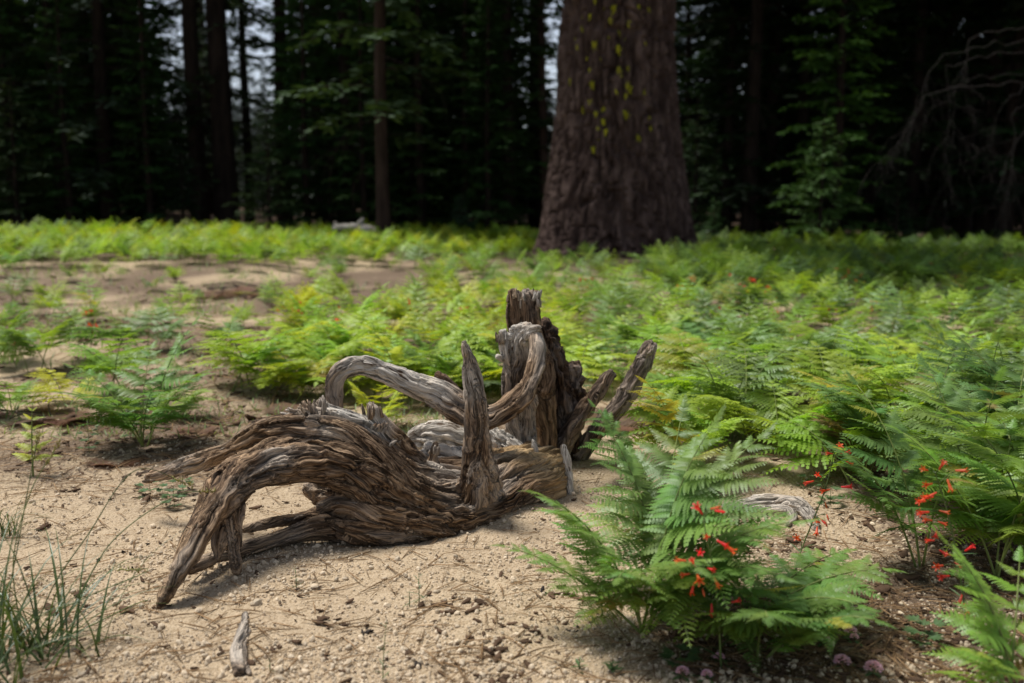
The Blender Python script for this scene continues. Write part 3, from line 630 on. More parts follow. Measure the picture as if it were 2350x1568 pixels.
def tree_meshes(seed, H, r0, start, cr, nb, droop, wid=0.045, dense=7.0, rise=0.15, dead=0, lean=0.0, bark=None, low=0):
    rg = np.random.default_rng(seed); tr = MB(); cw = MB(); cb = MB()
    zz = np.concatenate([[-0.2, 0.15, 0.6], np.linspace(1.5, H, 9)])
    P = np.stack([lean*zz/H + 0.03*np.sin(zz*0.7 + seed), 0.03*np.cos(zz*0.6 + seed), zz], -1)
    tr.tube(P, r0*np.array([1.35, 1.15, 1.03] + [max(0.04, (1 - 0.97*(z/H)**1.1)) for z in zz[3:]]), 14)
    for k in range(nb):
        f = ((k + rg.uniform(0, 1))/nb)**0.85; z = start + (H*0.98 - start)*f; az = k*2.39996 + rg.uniform(-0.4, 0.4)
        L = cr*(1 - 0.93*f)*(0.75 + 0.25*min(1, f*8))*rg.uniform(0.7, 1.15)
        if L < 0.15: continue
        spray_branch(cb, np.array([np.interp(z, zz, P[:, 0]), np.interp(z, zz, P[:, 1]), z]), az, L, rise + 0.35*f, droop*rg.uniform(0.8, 1.2), rg, wid, dense, cw)
    for k in range(low):
        z = rg.uniform(0.8, start); spray_branch(cb, np.array([0, 0, z]), rg.uniform(0, 6.28), rg.uniform(0.6, 1.9), rg.uniform(-0.1, 0.1), 0.30, rg, wid*0.8, dense*0.8, cw)
    if dead:
        for k in range(dead):
            z = rg.uniform(1.2, 5.5); az = rg.uniform(0, 6.28); dead_branch(cw, (0, 0, z), (math.cos(az), math.sin(az), 0.1), rg.uniform(0.5, 1.2), rg, 0.012, 1)
    Vb, Qb, _ = cb.arrays(); Vw, Qw, _ = cw.arrays()
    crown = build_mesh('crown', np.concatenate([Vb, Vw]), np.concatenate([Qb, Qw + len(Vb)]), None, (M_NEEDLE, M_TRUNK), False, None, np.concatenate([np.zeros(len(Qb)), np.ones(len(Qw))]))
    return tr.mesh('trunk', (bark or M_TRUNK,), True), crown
KINDS = {
 'fir':  [tree_meshes(101 + k, 15 + k, 0.15 + 0.02*k, 0.3, 2.6, 125, 0.26, 0.07, 8.0) for k in range(4)],
 'tall': [tree_meshes(121 + k, 21 + k, 0.20 + 0.03*k, 1.6 + k*0.7, 3.0, 110, 0.34, 0.075, 6.0, 0.0, 14) for k in range(3)],
 'thin': [tree_meshes(141 + k, 13, 0.11, 1.5 + k*0.8, 2.0, 75, 0.28, 0.06, 7.0, 0.1, 6, 0.15, M_REDTRUNK) for k in range(2)],
 'pole': [tree_meshes(191 + k, 22, 0.20 + 0.03*k, 6.6, 3.0, 80, 0.22, 0.09, 5.0, 0.05, 16, low=22) for k in range(2)],
 'high': [tree_meshes(181 + k, 19 + k, 0.17, 4.6, 3.8, 120, 0.22, 0.10, 5.0, 0.05, 10, low=16) for k in range(2)],
 'sapling': [tree_meshes(161 + k, 3.2, 0.045, 0.15, 1.05, 46, 0.12, 0.030, 15.0, 0.12) for k in range(3)],
}
def plant_tree(kind, v, x, y, scale, rz, label, group=None, tint=(0.035, 0.065, 0.022), name=None):
    tm, cm = KINDS[kind][v % len(KINDS[kind])]
    t = thing(name or {'fir': 'fir_tree', 'tall': 'forest_tree', 'thin': 'slender_tree', 'high': 'forest_tree', 'pole': 'forest_tree', 'sapling': 'fir_sapling'}[kind], label, 'tree', (x, y, gh(x, y) - 0.03), rz, group)
    t.scale = (scale, scale, scale)
    a = obj('trunk', tm, t); c = obj('crown', cm, t); c.color = (*tint, 1)
    return t
def fx(xd, Y): return pt(xd, 500, Y).x
G_F = 'dark conifers at the forest edge'
front = [('fir',-60,23,0),('fir',60,26,1),('fir',140,24.5,2),('fir',215,26.5,3),('fir',305,25.5,0),('fir',735,26,1),('fir',800,24,2),('fir',945,25,0),('fir',1020,27,3),('fir',1120,25.5,1),('fir',1165,23,2),
         ('fir',1665,23.5,0),('fir',1765,25,1),('fir',1990,24,0),('fir',2090,22.5,2),('fir',2310,21.5,1),('fir',2420,22,0),('fir',2520,23,1),('fir',-180,25,2),('fir',1480,27,2),('fir',1370,27,1),('fir',-330,24,0),('fir',-480,26,1),('fir',-640,25,3),('fir',-830,27,2),('fir',2680,23,0),('fir',2840,24,3)]
FIR_LABELS = {60: 'full dark fir behind the pointed sapling by the wide fern bank', 140: 'broad fir with drooping boughs beside the brownish dead-twigged trunk', 215: 'shaded fir directly behind the brownish dead-twigged trunk', 305: 'fir between the dead-twigged trunk and the two thick trunks',
  735: 'fir behind the pale fallen snag, beside the narrow sapling', 800: 'fir with low boughs close beside the slender brown-barked tree', 945: 'fir filling the space between the slender tree and the thin grey stem', 1020: 'dim fir behind the tiny bluish sapling', 1120: 'fir just past the thin grey stem towards the massive pine', 1165: 'fir with layered light-tipped boughs next to the massive pine',
  1665: 'very dark fir behind the tiny bright sapling beside the pine', 1765: 'very dark fir next to the pale streaked trunk', 1990: 'shade-tinted fir behind the layered yellow-green fir', 2090: 'shade-tinted fir next to the drooping dead limbs', 2310: 'shade-tinted fir behind the tall dead tree'}
for k, (kd, xd, Y, v) in enumerate(front):
    dk = 1.3 if xd > 1600 else 2.6  # deep shade right of the pine is put into the needle tint
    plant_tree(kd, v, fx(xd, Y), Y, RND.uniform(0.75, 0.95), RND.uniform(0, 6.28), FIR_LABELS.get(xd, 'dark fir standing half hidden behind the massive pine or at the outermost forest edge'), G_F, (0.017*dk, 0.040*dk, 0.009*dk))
plant_tree('pole', 0, fx(457, 26), 26, 1.15, 1.0, 'thick dark trunk of the first of two close forest trees beside the bright sky gap')
plant_tree('pole', 1, fx(518, 25), 25, 1.25, 2.0, 'thickest dark trunk of a forest tree bordering the tall bright sky gap')
plant_tree('pole', 0, fx(573, 31), 31, 0.75, 3.0, 'narrow black trunk standing within the tall bright sky gap')
plant_tree('pole', 1, fx(655, 27), 27, 0.9, 0.4, 'dark bare-stemmed tree behind the pointed fir sapling at the forest edge')
plant_tree('tall', 0, fx(250, 23.5), 23.5, 0.85, 5.0, 'brownish trunk with grey dead twigs and tufts of needles', None, (0.05, 0.075, 0.04))
plant_tree('high', 1, fx(2205, 24.5), 24.5, 1.2, 4.0, 'black trunk behind drooping grey dead branches in the deep shade', None, (0.012, 0.022, 0.009))
plant_tree('tall', 1, fx(1752, 27), 27, 1.0, 2.4, 'pale streaked trunk deep in the shade beside the massive pine', None, (0.012, 0.022, 0.009))
plant_tree('pole', 0, fx(1225, 30), 30, 0.9, 1.4, 'dark tree edging the sky gap beside the massive pine', None)
plant_tree('thin', 0, fx(878, 19.6), 19.6, 1.25, 0.3, 'slender brown-barked tree rising straight from the bright ferns', None, (0.045, 0.085, 0.03))
plant_tree('thin', 1, fx(1068, 24), 24, 0.8, 1.3, 'thin grey-stemmed tree among dark firs above the small bluish sapling')
plant_tree('thin', 1, fx(1247, 23), 23, 1.0, 2.3, 'thin reddish snag-like tree close beside the massive pine trunk')
plant_tree('sapling', 0, fx(45, 22), 22, 1.15, 0.3, 'pointed young fir behind the fern bank, below bare sky specks', None, (0.05, 0.09, 0.032))
plant_tree('sapling', 1, fx(622, 22), 22, 0.98, 1.3, 'pointed young fir standing below the tall bright sky gap', None, (0.055, 0.10, 0.03))
plant_tree('sapling', 2, fx(1060, 20.5), 20.5, 0.36, 2.3, 'tiny bluish-green fir sapling poking out of the ferns', None, (0.05, 0.10, 0.06))
plant_tree('sapling', 0, fx(1592, 20.5), 20.5, 0.95, 3.3, 'narrow young fir just beside the massive pine trunk', None, (0.03, 0.06, 0.018))
plant_tree('sapling', 1, fx(1640, 19.5), 19.5, 0.34, 4.3, 'tiny bright green fir sapling beside the massive pine', None, (0.05, 0.11, 0.025))
plant_tree('sapling', 2, fx(1880, 18.6), 18.6, 0.85, 5.3, 'bushy green young fir rooted in front of the layered bright fir', None, (0.07, 0.14, 0.035))
plant_tree('fir', 1, fx(1915, 20.2), 20.2, 0.62, 0.9, 'yellow-green fir with layered bright branch tips in the dark forest', None, (0.085, 0.17, 0.028))
plant_tree('sapling', 1, fx(2060, 19.5), 19.5, 0.5, 0.9, 'low dim fir sapling under the dead drooping branches', None, (0.03, 0.06, 0.02))
plant_tree('sapling', 2, fx(420, 23), 23, 0.6, 0.2, 'small dim fir sapling at the foot of the two thick trunks', None, (0.025, 0.05, 0.018))
plant_tree('sapling', 0, fx(760, 23), 23, 0.8, 0.2, 'dim fir sapling behind the pale fallen snag', None, (0.025, 0.045, 0.018))
G_B = 'dark trees deeper in the forest'
rb = random.Random(4); placed = []
gaps = [(408, 436), (542, 600), (1246, 1284)]
tries = 0
while len(placed) < 95 and tries < 6000:
    tries += 1; Y = rb.uniform(28.5, 48); xd = rb.uniform(-250, 2600); kd = rb.choice(['fir', 'fir', 'fir', 'tall', 'fir', 'thin'])
    hw = {'fir': 1.9, 'tall': 1.6, 'thin': 1.1}[kd]/m_per_px(Y)
    if any(xd + hw*0.5 > a and xd - hw*0.5 < b for a, b in gaps): continue
    x = fx(xd, Y)
    if any((x - q[0])**2 + (Y - q[1])**2 < 1.7**2 for q in placed): continue
    placed.append((x, Y)); dk = 0.6 if xd > 1600 else 1.0  # same darker needle tint on the shaded side, shade in the colour
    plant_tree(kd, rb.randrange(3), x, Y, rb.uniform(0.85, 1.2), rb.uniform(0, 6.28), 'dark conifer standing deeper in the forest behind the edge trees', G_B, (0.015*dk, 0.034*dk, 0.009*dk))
for k, (xd, Y, lab) in enumerate([(705, 22.8, 'half-grown green fir between the narrow sapling and the slender tree'), (835, 22.2, 'half-grown fir whose boughs cross behind the slender brown-barked tree'), (965, 22.6, 'half-grown bushy fir beside the thin grey stem'), (1120, 22, 'half-grown fir with level boughs close to the massive pine'), (345, 23, 'half-grown fir before the two thick trunks'), (160, 22.6, 'half-grown fir under the brownish dead-twigged trunk'), (30, 24, 'half-grown fir rising behind the first pointed sapling')]):
    plant_tree('fir', k + 1, fx(xd, Y), Y, (0.5, 0.42, 0.55, 0.48)[k % 4], k*1.7, lab, 'half-grown firs at the forest edge', (0.040, 0.088, 0.018))
for k, (xd, Y) in enumerate([(2150, 24), (2260, 22.5), (2380, 20.5), (2480, 21), (1720, 22.5), (1830, 24.5)]):  # trees added so their high crowns shade this end of the forest
    plant_tree('high', k, fx(xd, Y), Y, RND.uniform(0.95, 1.1), RND.uniform(0, 6.28), 'added shade tree with straight dark trunk and boughs high above the fern bank', 'added shade trees at the forest edge', (0.014, 0.027, 0.010))
# dead grey limbs drooping from the dark tree
lt = thing('dead_tree', 'tall dead tree with long drooping grey twiggy limbs in deep shade', 'tree', (fx(2350, 19.2), 19.2, gh(fx(2350, 19.2), 19.2) - 0.05))
rg = np.random.default_rng(77); tr = MB(); zz = np.linspace(-0.1, 7.5, 9)
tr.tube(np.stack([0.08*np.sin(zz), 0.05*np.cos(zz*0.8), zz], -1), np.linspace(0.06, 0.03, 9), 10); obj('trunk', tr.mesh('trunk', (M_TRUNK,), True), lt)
for (xd, yd, dx, dz, L) in [(2165,125,-0.5,-0.6,1.5),(2170,150,0.3,-0.9,2.2),(2225,90,-0.3,-0.7,1.2),(2185,200,-0.1,-1,1.4),(2320,270,0.2,-0.9,1.5),(2300,240,-0.2,-0.8,0.9),(2330,330,0.1,-1,1.5),(2120,220,-0.2,-0.9,1.6)]:
    mb = MB(); p = pt(xd, yd, 18.4); p0 = Vector((lt.location.x, 19.2, p.z + 0.30)); nj = 9; jp = [tuple(p0.lerp(p, q/nj) - lt.location + Vector((0, 0, 0.10*math.sin(math.pi*q/nj))) + (Vector(rg.normal(0, 0.028, 3)) if 0 < q < nj else Vector((0, 0, 0)))) for q in range(nj + 1)]
    mb.tube(jp, np.linspace(0.009, 0.005, nj + 1), 5, False)
    dead_branch(mb, np.array(p - lt.location), (dx, -0.15, dz), L, rg, 0.0055, 0)
    obj('dead_limb', mb.mesh('dead_limb', (M_GREYTWIG,), True), lt)
# crown of the big pine, well above the picture, whose shade falls on trunk and ferns
cw, cb = MB(), MB(); rg = np.random.default_rng(31)
for k in range(120):
    f = (k + rg.uniform())/120; z = 5.6 + 19*f; L = 5.0*(1 - 0.72*f)*rg.uniform(0.75, 1.1)
    spray_branch(cb, np.array([0, 0, z]), k*2.4 + rg.uniform(-.3, .3), L, 0.12 + 0.3*f, 0.20, rg, 0.10, 4.2, cw)
Vb, Qb, _ = cb.arrays(); Vw, Qw, _ = cw.arrays()
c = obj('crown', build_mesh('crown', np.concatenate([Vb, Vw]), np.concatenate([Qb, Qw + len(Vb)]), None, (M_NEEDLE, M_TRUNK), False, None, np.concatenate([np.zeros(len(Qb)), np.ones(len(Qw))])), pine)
c.color = (0.025, 0.05, 0.018, 1)

# ------------------------------------------------------------------ scattering one uncountable mass with geometry nodes
def scatter(name, P, rot, scl, idx, templates, label, mat=None, tint=None):
    me = build_mesh(name, P, None, None, (), False, {'rot': np.asarray(rot, float), 'scl': np.asarray(scl, float), 'idx': np.asarray(idx, int)})
    if tint is not None: set_attr(me, 'tint', np.asarray(tint, float))
    o = obj(name, me); tag(o, label, kind='stuff'); o['category'] = name.replace('_', ' ')
    ng = bpy.data.node_groups.new(name, 'GeometryNodeTree')
    ng.interface.new_socket('Geometry', in_out='INPUT', socket_type='NodeSocketGeometry'); ng.interface.new_socket('Geometry', in_out='OUTPUT', socket_type='NodeSocketGeometry')
    gi = ng.nodes.new('NodeGroupInput'); go = ng.nodes.new('NodeGroupOutput'); L = ng.links.new
    jn = ng.nodes.new('GeometryNodeJoinGeometry')
    for t in reversed(templates):
        oi = ng.nodes.new('GeometryNodeObjectInfo'); oi.inputs['Object'].default_value = t; oi.inputs['As Instance'].default_value = True; oi.transform_space = 'ORIGINAL'
        L(oi.outputs['Geometry'], jn.inputs[0])
    ip = ng.nodes.new('GeometryNodeInstanceOnPoints'); ip.inputs['Pick Instance'].default_value = True
    def na_(nm, typ):
        n = ng.nodes.new('GeometryNodeInputNamedAttribute'); n.data_type = typ; n.inputs[0].default_value = nm; return n.outputs[0]
    e2r = ng.nodes.new('FunctionNodeEulerToRotation'); L(na_('rot', 'FLOAT_VECTOR'), e2r.inputs[0])
    L(gi.outputs[0], ip.inputs['Points']); L(jn.outputs[0], ip.inputs['Instance']); L(e2r.outputs[0], ip.inputs['Rotation'])
    L(na_('scl', 'FLOAT'), ip.inputs['Scale']); L(na_('idx', 'INT'), ip.inputs['Instance Index'])
    last = ip.outputs[0]
    if mat is not None:
        sm = ng.nodes.new('GeometryNodeSetMaterial'); sm.inputs['Material'].default_value = mat; L(last, sm.inputs[0]); last = sm.outputs[0]
    L(last, go.inputs[0])
    md = o.modifiers.new('scatter', 'NODES'); md.node_group = ng
    return o
# far treeline that closes the forest
rg = np.random.default_rng(12); n = 900
Y = 50 + 70*rg.uniform(0, 1, n)**1.4; X = rg.uniform(-0.80, 0.80, n)*Y; xs = X/Y*FPX + 1175; Ss = rg.uniform(0.45, 0.95, n)
ingap = np.any([(xs > a - 60) & (xs < b + 60) for a, b in gaps], 0); Ss = np.where(ingap, rg.uniform(0.42, 0.60, n)*Y/70, Ss)
tmpl = [o for o in bpy.data.objects if o.name.startswith('crown') and o.parent and o.parent.name.startswith('fir_tree')][:3]
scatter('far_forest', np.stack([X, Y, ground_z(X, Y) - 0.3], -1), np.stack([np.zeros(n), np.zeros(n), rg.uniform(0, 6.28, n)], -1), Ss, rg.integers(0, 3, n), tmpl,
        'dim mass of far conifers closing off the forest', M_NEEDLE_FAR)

# ------------------------------------------------------------------ ferns
def pinna_arrays(seed, npairs, lobes, curve=0.18, wide=0.30):
    """one unit-long pinna along +X lying in XY, with lobed leaflets"""
    rg = np.random.default_rng(seed); V, Q, T = [], [], []
    def ax(t): return np.array([t, 0.03*math.sin(2.5*t + seed), 0.05*t - curve*t*t])
    n = 0
    for k in range(6):     # midrib strip
        a, b = ax(k/6), ax((k + 1)/6); w = 0.010*(1 - k/6.5)
        V += [a + [0, w, 0.002], a - [0, w, -0.002], b - [0, w*0.85, -0.002], b + [0, w*0.85, 0.002]]; Q.append((n, n + 1, n + 2, n + 3)); n += 4
    for i in range(npairs):
        t = (i + 0.55)/(npairs + 0.15); pf = (min(1.0, 0.70 + t*2.2))*(1 - t)**0.78 + 0.035
        for s in (-1, 1):
            l = wide*pf*rg.uniform(0.88, 1.1); an = math.radians(78 - 30*t + rg.uniform(-6, 6)); d = np.array([math.cos(an), s*math.sin(an), 0])
            q = np.array([-d[1], d[0], 0])*s; roll = rg.uniform(-0.35, 0.25); q = q*math.cos(roll) + np.array([0, 0, math.sin(roll)])
            p = ax(t); hw0 = min(0.62/npairs, 0.2*l + 0.004)*1.0; dr = rg.uniform(0.10, 0.40); nl = max(1, int(round(lobes*pf)))
            def mid(u): return p + d*l*u + np.array([0.10*l*u*u, 0, -dr*l*u*u])
            def hw(u): return hw0*(1 - u**2.2)*0.92 + hw0*0.06
            if nl <= 2:
                V += [mid(0), mid(0.35) + q*hw(0.35), mid(1), mid(0.35) - q*hw(0.35)]; Q.append((n, n + 1, n + 2, n + 3)); n += 4; continue
            for k in range(nl):
                u0, u1 = k/nl, (k + 1)/nl; ua, ub = u0 + 0.30/nl, u0 + 0.92/nl
                for sg in (-1, 1):
                    V += [mid(u0), mid(ua) + q*sg*hw(u0)*0.92, mid(ub) + q*sg*hw(u0)*0.80, mid(u1)]
                    Q.append((n, n + 1, n + 2, n + 3) if sg < 0 else (n + 3, n + 2, n + 1, n)); n += 4
    return np.array(V), np.array(Q)
PIN_HI = [pinna_arrays(s, 17, 9, c) for s, c in ((1, 0.10), (2, 0.22), (3, 0.34), (4, 0.02))]
PIN_MID = [pinna_arrays(s, 15, 5, c) for s, c in ((11, 0.10), (12, 0.24), (13, 0.36))]
PIN_LOW = [pinna_arrays(s, 11, 1, c, 0.34) for s, c in ((21, 0.10), (22, 0.25), (23, 0.36))]
PIN_ME = [build_mesh('pinna', v, q, None, (M_FERN,)) for v, q in PIN_HI]
def frond_layout(rg, H, lean, arch, L0, npairs, t0=0.36, flat=0.75):
    """frond rising at the origin and leaning towards +X: rachis points and one matrix per pinna"""
    m = 22; P = [np.zeros(3)]; st = H/m; sway = rg.normal(0, 0.05)
    for k in range(m):
        u = k/m; phi = lean + arch*u**1.6; P.append(P[-1] + st*np.array([math.sin(phi), sway*u, math.cos(phi)]))
    P = np.array(P); tan = np.gradient(P, axis=0); tan /= np.linalg.norm(tan, axis=1)[:, None]
    out = []; up = np.array([0, 0, 1.0])
    for i in range(npairs):
        f = (i + 0.05)/npairs; t = t0 + (0.985 - t0)*(1 - (1 - f)**1.12); kk = t*m; k0 = min(int(kk), m - 1); p = P[k0] + (P[k0 + 1] - P[k0])*(kk - k0); tg = tan[k0]
        L = L0*((1 - f)**0.80*0.96 + 0.06)*rg.uniform(0.88, 1.1)*(0.92 if i == 0 else 1)
        for s in (-1, 1):
            side = np.array([0, s*1.0, 0]); fw = 0.16 + 0.5*f + rg.normal(0, 0.08)
            d = side + tg*fw + np.array([0.25, 0, 0.06*(1 - f)]) + rg.normal(0, 0.06, 3); d /= np.linalg.norm(d)
            # leaf plane: between facing up and facing along the frond's own plane
            nf = np.cross(tg, np.array([0, 1.0, 0])); nf = nf if nf[2] > 0 else -nf
            z = up*flat + nf*(1 - flat) + rg.normal(0, 0.12, 3); z = z - d*z.dot(d); z /= np.linalg.norm(z); y = np.cross(z, d)
            M = np.eye(4); M[:3, 0] = d*L; M[:3, 1] = y*L; M[:3, 2] = z*L; M[:3, 3] = p; out.append(M)
    d = tan[-1]; z = up - d*up.dot(d) + 1e-3*np.array([1, 0, 0]); z /= np.linalg.norm(z); y = np.cross(z, d); L = L0*0.26
    M = np.eye(4); M[:3, 0] = d*L; M[:3, 1] = y*L; M[:3, 2] = z*L; M[:3, 3] = P[-1]; out.append(M)
    return P, out
def merged_frond(seed, pins, H, lean, arch, L0, npairs, r=0.0035, seg=5, split=False):
    rg = np.random.default_rng(seed); P, Ms = frond_layout(rg, H, lean, arch, L0, npairs); mb = MB(); mb.tube(P, np.linspace(r, r*0.3, len(P)), seg)
    if split:
        stem = mb.mesh('stem', (M_STEM,), True); mb = MB()
        for M in Ms:
            v, q = pins[rg.integers(len(pins))]; mb.add(v@M[:3, :3].T + M[:3, 3], q)
        return mb.mesh('frond', (M_FERN,)), stem
    nst = sum(len(x) for x in mb.Q) , sum(len(x) for x in mb.T)
    for M in Ms:
        v, q = pins[rg.integers(len(pins))]; mb.add(v@M[:3, :3].T + M[:3, 3], q)
    V, Q, T = mb.arrays(); mi = np.concatenate([np.ones(nst[0]), np.zeros(len(Q) - nst[0]), np.ones(len(T))])
    return build_mesh('frond', V, Q, T, (M_FERN, M_STEM), False, None, mi)
FR_MID = [merged_frond(200 + k, PIN_MID, RND.uniform(0.36, 0.46), RND.uniform(0.15, 0.55), RND.uniform(0.6, 1.5), RND.uniform(0.22, 0.29), 6 + k % 3, split=True) for k in range(14)]
FR_LOW = [merged_frond(240 + k, PIN_LOW, RND.uniform(0.36, 0.44), RND.uniform(0.05, 0.45), RND.uniform(0.4, 1.4), RND.uniform(0.20, 0.27), 6, 0.004, 3) for k in range(8)]
BRIGHT, YEL, MIDG, BLUE, DARK, BROWN = (0.30, 0.45, 0.040), (0.42, 0.49, 0.030), (0.205, 0.335, 0.045), (0.175, 0.29, 0.075), (0.090, 0.165, 0.038), (0.19, 0.105, 0.06)
def jit(c, k=0.18):
    if RND.random() < 0.035: c = RND.choice(((0.36, 0.36, 0.05), (0.24, 0.20, 0.06)))
    f = RND.uniform(1 - k, 1 + k); return (c[0]*f*RND.uniform(0.88, 1.12), c[1]*f, c[2]*f*RND.uniform(0.85, 1.15), 1)
n_fern = 0
def hero_fern(base, fronds, tint, label, group=None):
    """fronds: (height, azimuth deg, lean, arch, pinna length, pairs)"""
    global n_fern; n_fern += 1
    t = thing('bracken_fern', label, 'fern', base, 0, group)
    for (H, az, lean, arch, L0, npairs) in fronds:
        rg = np.random.default_rng(abs(int(H*1000) + int(az)*7 + n_fern*101)); P, Ms = frond_layout(rg, H, lean, arch, L0, npairs, 0.26 + 0.08*rg.uniform())
        mb = MB(); mb.tube(P, np.linspace(0.0034, 0.0009, len(P)), 6)
        f = obj('frond', mb.mesh('stem', (M_STEM,), True), t); f.rotation_euler = (0, 0, math.radians(az)); f.location = (RND.uniform(-.015, .015), RND.uniform(-.015, .015), -0.012)
        for M in Ms:
            p = obj('pinna', PIN_ME[rg.integers(4)], f, mat=Matrix(M.tolist())); p.color = jit(tint, 0.14)
    return t
def clump(base, meshes, n, scale, tint, label, group, name='bracken_fern', sq=1.0):
    global n_fern; n_fern += 1
    t = thing(name, label, 'fern', base, RND.uniform(0, 6.28), group); a0 = RND.uniform(0, 6.28)
    for k in range(n):
        ch = RND.choice(meshes); f = obj('frond', ch[0] if isinstance(ch, tuple) else ch, t); f.rotation_euler = (RND.uniform(-.12, .12), RND.uniform(-.12, .12), a0 + k*6.283/n + RND.uniform(-.6, .6)); s = scale*RND.uniform(0.78, 1.12)
        f.scale = (s, s, s*sq); f.location = (RND.uniform(-.04, .04)*scale*2, RND.uniform(-.04, .04)*scale*2, -0.012); f.color = jit(tint)
        if isinstance(ch, tuple): st = obj('stem', ch[1], t); st.rotation_euler = f.rotation_euler; st.scale = f.scale; st.location = f.location
    return t
# the fern beside the log
hero_fern(gnd(1478, 1452), [(0.46, 10, 0.08, 0.55, 0.29, 9), (0.40, 195, 0.32, 0.75, 0.24, 8), (0.44, -25, 0.45, 0.95, 0.25, 8), (0.38, -75, 0.35, 1.25, 0.22, 8), (0.36, 172, 0.80, 0.6, 0.15, 8), (0.42, -50, 0.5, 1.2, 0.20, 8), (0.36, -110, 0.4, 1.2, 0.18, 7)], (0.17, 0.295, 0.058),
          'large green bracken fern beside the log, red flowers hanging in front of it')
hero_fern(gnd(1520, 1400), [(0.42, 150, 0.18, 0.45, 0.24, 8), (0.44, 60, 0.15, 0.5, 0.27, 8), (0.46, 20, 0.3, 0.7, 0.26, 8)], (0.18, 0.285, 0.07), 'bracken fern growing tight behind the large fern beside the log')
hero_fern(gnd(1700, 1430), [(0.34, -5, 0.85, 0.75, 0.21, 7), (0.32, -50, 0.75, 0.9, 0.19, 7), (0.32, 30, 0.9, 0.7, 0.18, 7), (0.30, -100, 0.6, 1.0, 0.17, 7)], (0.17, 0.31, 0.06), 'low spreading bracken fern reaching out over sand beside the red flower cluster')
hero_fern(gnd(1745, 1500), [(0.30, -100, 0.45, 1.1, 0.19, 7), (0.28, -40, 0.6, 1.0, 0.17, 7), (0.3, -160, 0.5, 1.0, 0.17, 7)], (0.14, 0.25, 0.055), 'low arching fern in front of the large fern, over dark litter')
hero_fern(gnd(2110, 1300), [(0.44, 190, 0.35, 0.8, 0.20, 7), (0.5, 120, 0.2, 0.7, 0.21, 7), (0.45, -100, 0.35, 1.0, 0.17, 6)], (0.13, 0.25, 0.06), 'bracken fern just behind the tall red flower spike, leaning over bare ground', None)
G_R = 'tall ferns in the dense thicket beside the red flower spike'; L_R = 'tall green bracken fern in the dense thicket beside the red flower spike'
for (xd, yd, H) in [(2215,1235,0.55),(2310,1180,0.6),(2130,1130,0.5),(2250,1080,0.55),(2360,1330,0.55),(2400,1150,0.6),(2290,1330,0.45)]:
    a = RND.uniform(0, 360)
    hero_fern(gnd(xd, yd), [(H*RND.uniform(.85, 1.1), a + k*130 + RND.uniform(-25, 25), RND.uniform(.1, .4), RND.uniform(.5, 1.1), RND.uniform(.23, .28), 8) for k in range(4)], RND.choice([MIDG, BLUE, DARK]), L_R, G_R)
hero_fern(gnd(2330, 1640), [(0.34, 150, 0.15, 0.7, 0.17, 6), (0.30, 60, 0.3, 0.8, 0.17, 6), (0.26, 220, 0.4, 0.9, 0.14, 6)], (0.22, 0.36, 0.05), 'low yellow-green bracken fern in front of the dark thicket below the red flower spike')
hero_fern(gnd(330, 1025), [(0.42, 100, 0.25, 0.8, 0.24, 7), (0.38, 250, 0.45, 0.9, 0.22, 7), (0.44, 350, 0.4, 0.9, 0.22, 7), (0.42, 170, 0.4, 0.9, 0.22, 7), (0.40, 300, 0.45, 0.9, 0.2, 7), (0.38, 215, 0.5, 0.9, 0.2, 7), (0.5, 40, 0.2, 0.6, 0.22, 7)], (0.16, 0.29, 0.05), 'leafy bracken fern clump on sand behind the long pointing root')
hero_fern(gnd(72, 1095), [(0.26, 90, 0.05, 0.3, 0.09, 6)], YEL, 'small lone yellow-green fern on open sand beside tall grass stalks')
hero_fern(gnd(870, 985), [(0.26, 200, 0.3, 0.6, 0.14, 6), (0.24, 20, 0.3, 0.7, 0.13, 6), (0.24, -80, 0.2, 0.5, 0.12, 6)], YEL, 'glowing yellow fern under the arch of the curved branch')
hero_fern(gnd(1450, 1110), [(0.28, 140, 0.3, 0.6, 0.16, 7)], (0.14, 0.28, 0.06), 'single fern frond pointing at the leaning branches behind the log')
# scattered ferns: (x range, y range of the foot, how many, scale range, fronds, tints, label, group)
areas = [
 ((1560, 2350), (930, 1110), 24, (0.75, 1.15), (BRIGHT, MIDG, BLUE, BRIGHT), 'feathery bracken fern in the fern bed beyond the bleached half-buried root', 'ferns beyond the bleached root'),
 ((1430, 2420), (800, 925), 38, (0.65, 1.0), (BRIGHT, MIDG, BRIGHT, BLUE), 'bracken fern in the broad bed stretching behind the leaning branches', 'ferns behind the leaning branches'),
 ((1330, 2450), (660, 795), 52, (0.65, 1.0), (MIDG, BLUE, DARK, BRIGHT), 'green bracken fern in the meadow between the snag and the massive pine', 'ferns between snag and pine'),
 ((640, 1330), (790, 925), 34, (0.65, 1.0), (BRIGHT, YEL, BRIGHT, MIDG), 'bright yellow-green bracken fern in the sunny bed behind the curved branch', 'sunny ferns behind the curved branch'),
 ((980, 1650), (600, 690), 28, (0.6, 0.95), (MIDG, BLUE), 'bracken fern at the foot of the massive pine', 'ferns at the foot of the pine'),
 ((-60, 980), (632, 800), 40, (0.4, 0.9), (MIDG, BRIGHT, BRIGHT, BLUE), 'small low fern scattered on the brown litter flat', 'small ferns on the litter flat'),
 ((-80, 960), (560, 612), 46, (0.75, 1.1), (BRIGHT, BRIGHT, MIDG), 'sunlit bracken fern in the bank in front of the dark forest', 'ferns in the bank before the forest'),
]
taken = []
def clear_spot(p, dmin):
    for q in taken:
        if (p.x - q[0])**2 + (p.y - q[1])**2 < dmin*dmin: return False
    return True
def on_pine(p): return (p.x - trunk_x)**2 + (p.y - TY)**2 < (1.5 if p.y > TY else 2.3)**2
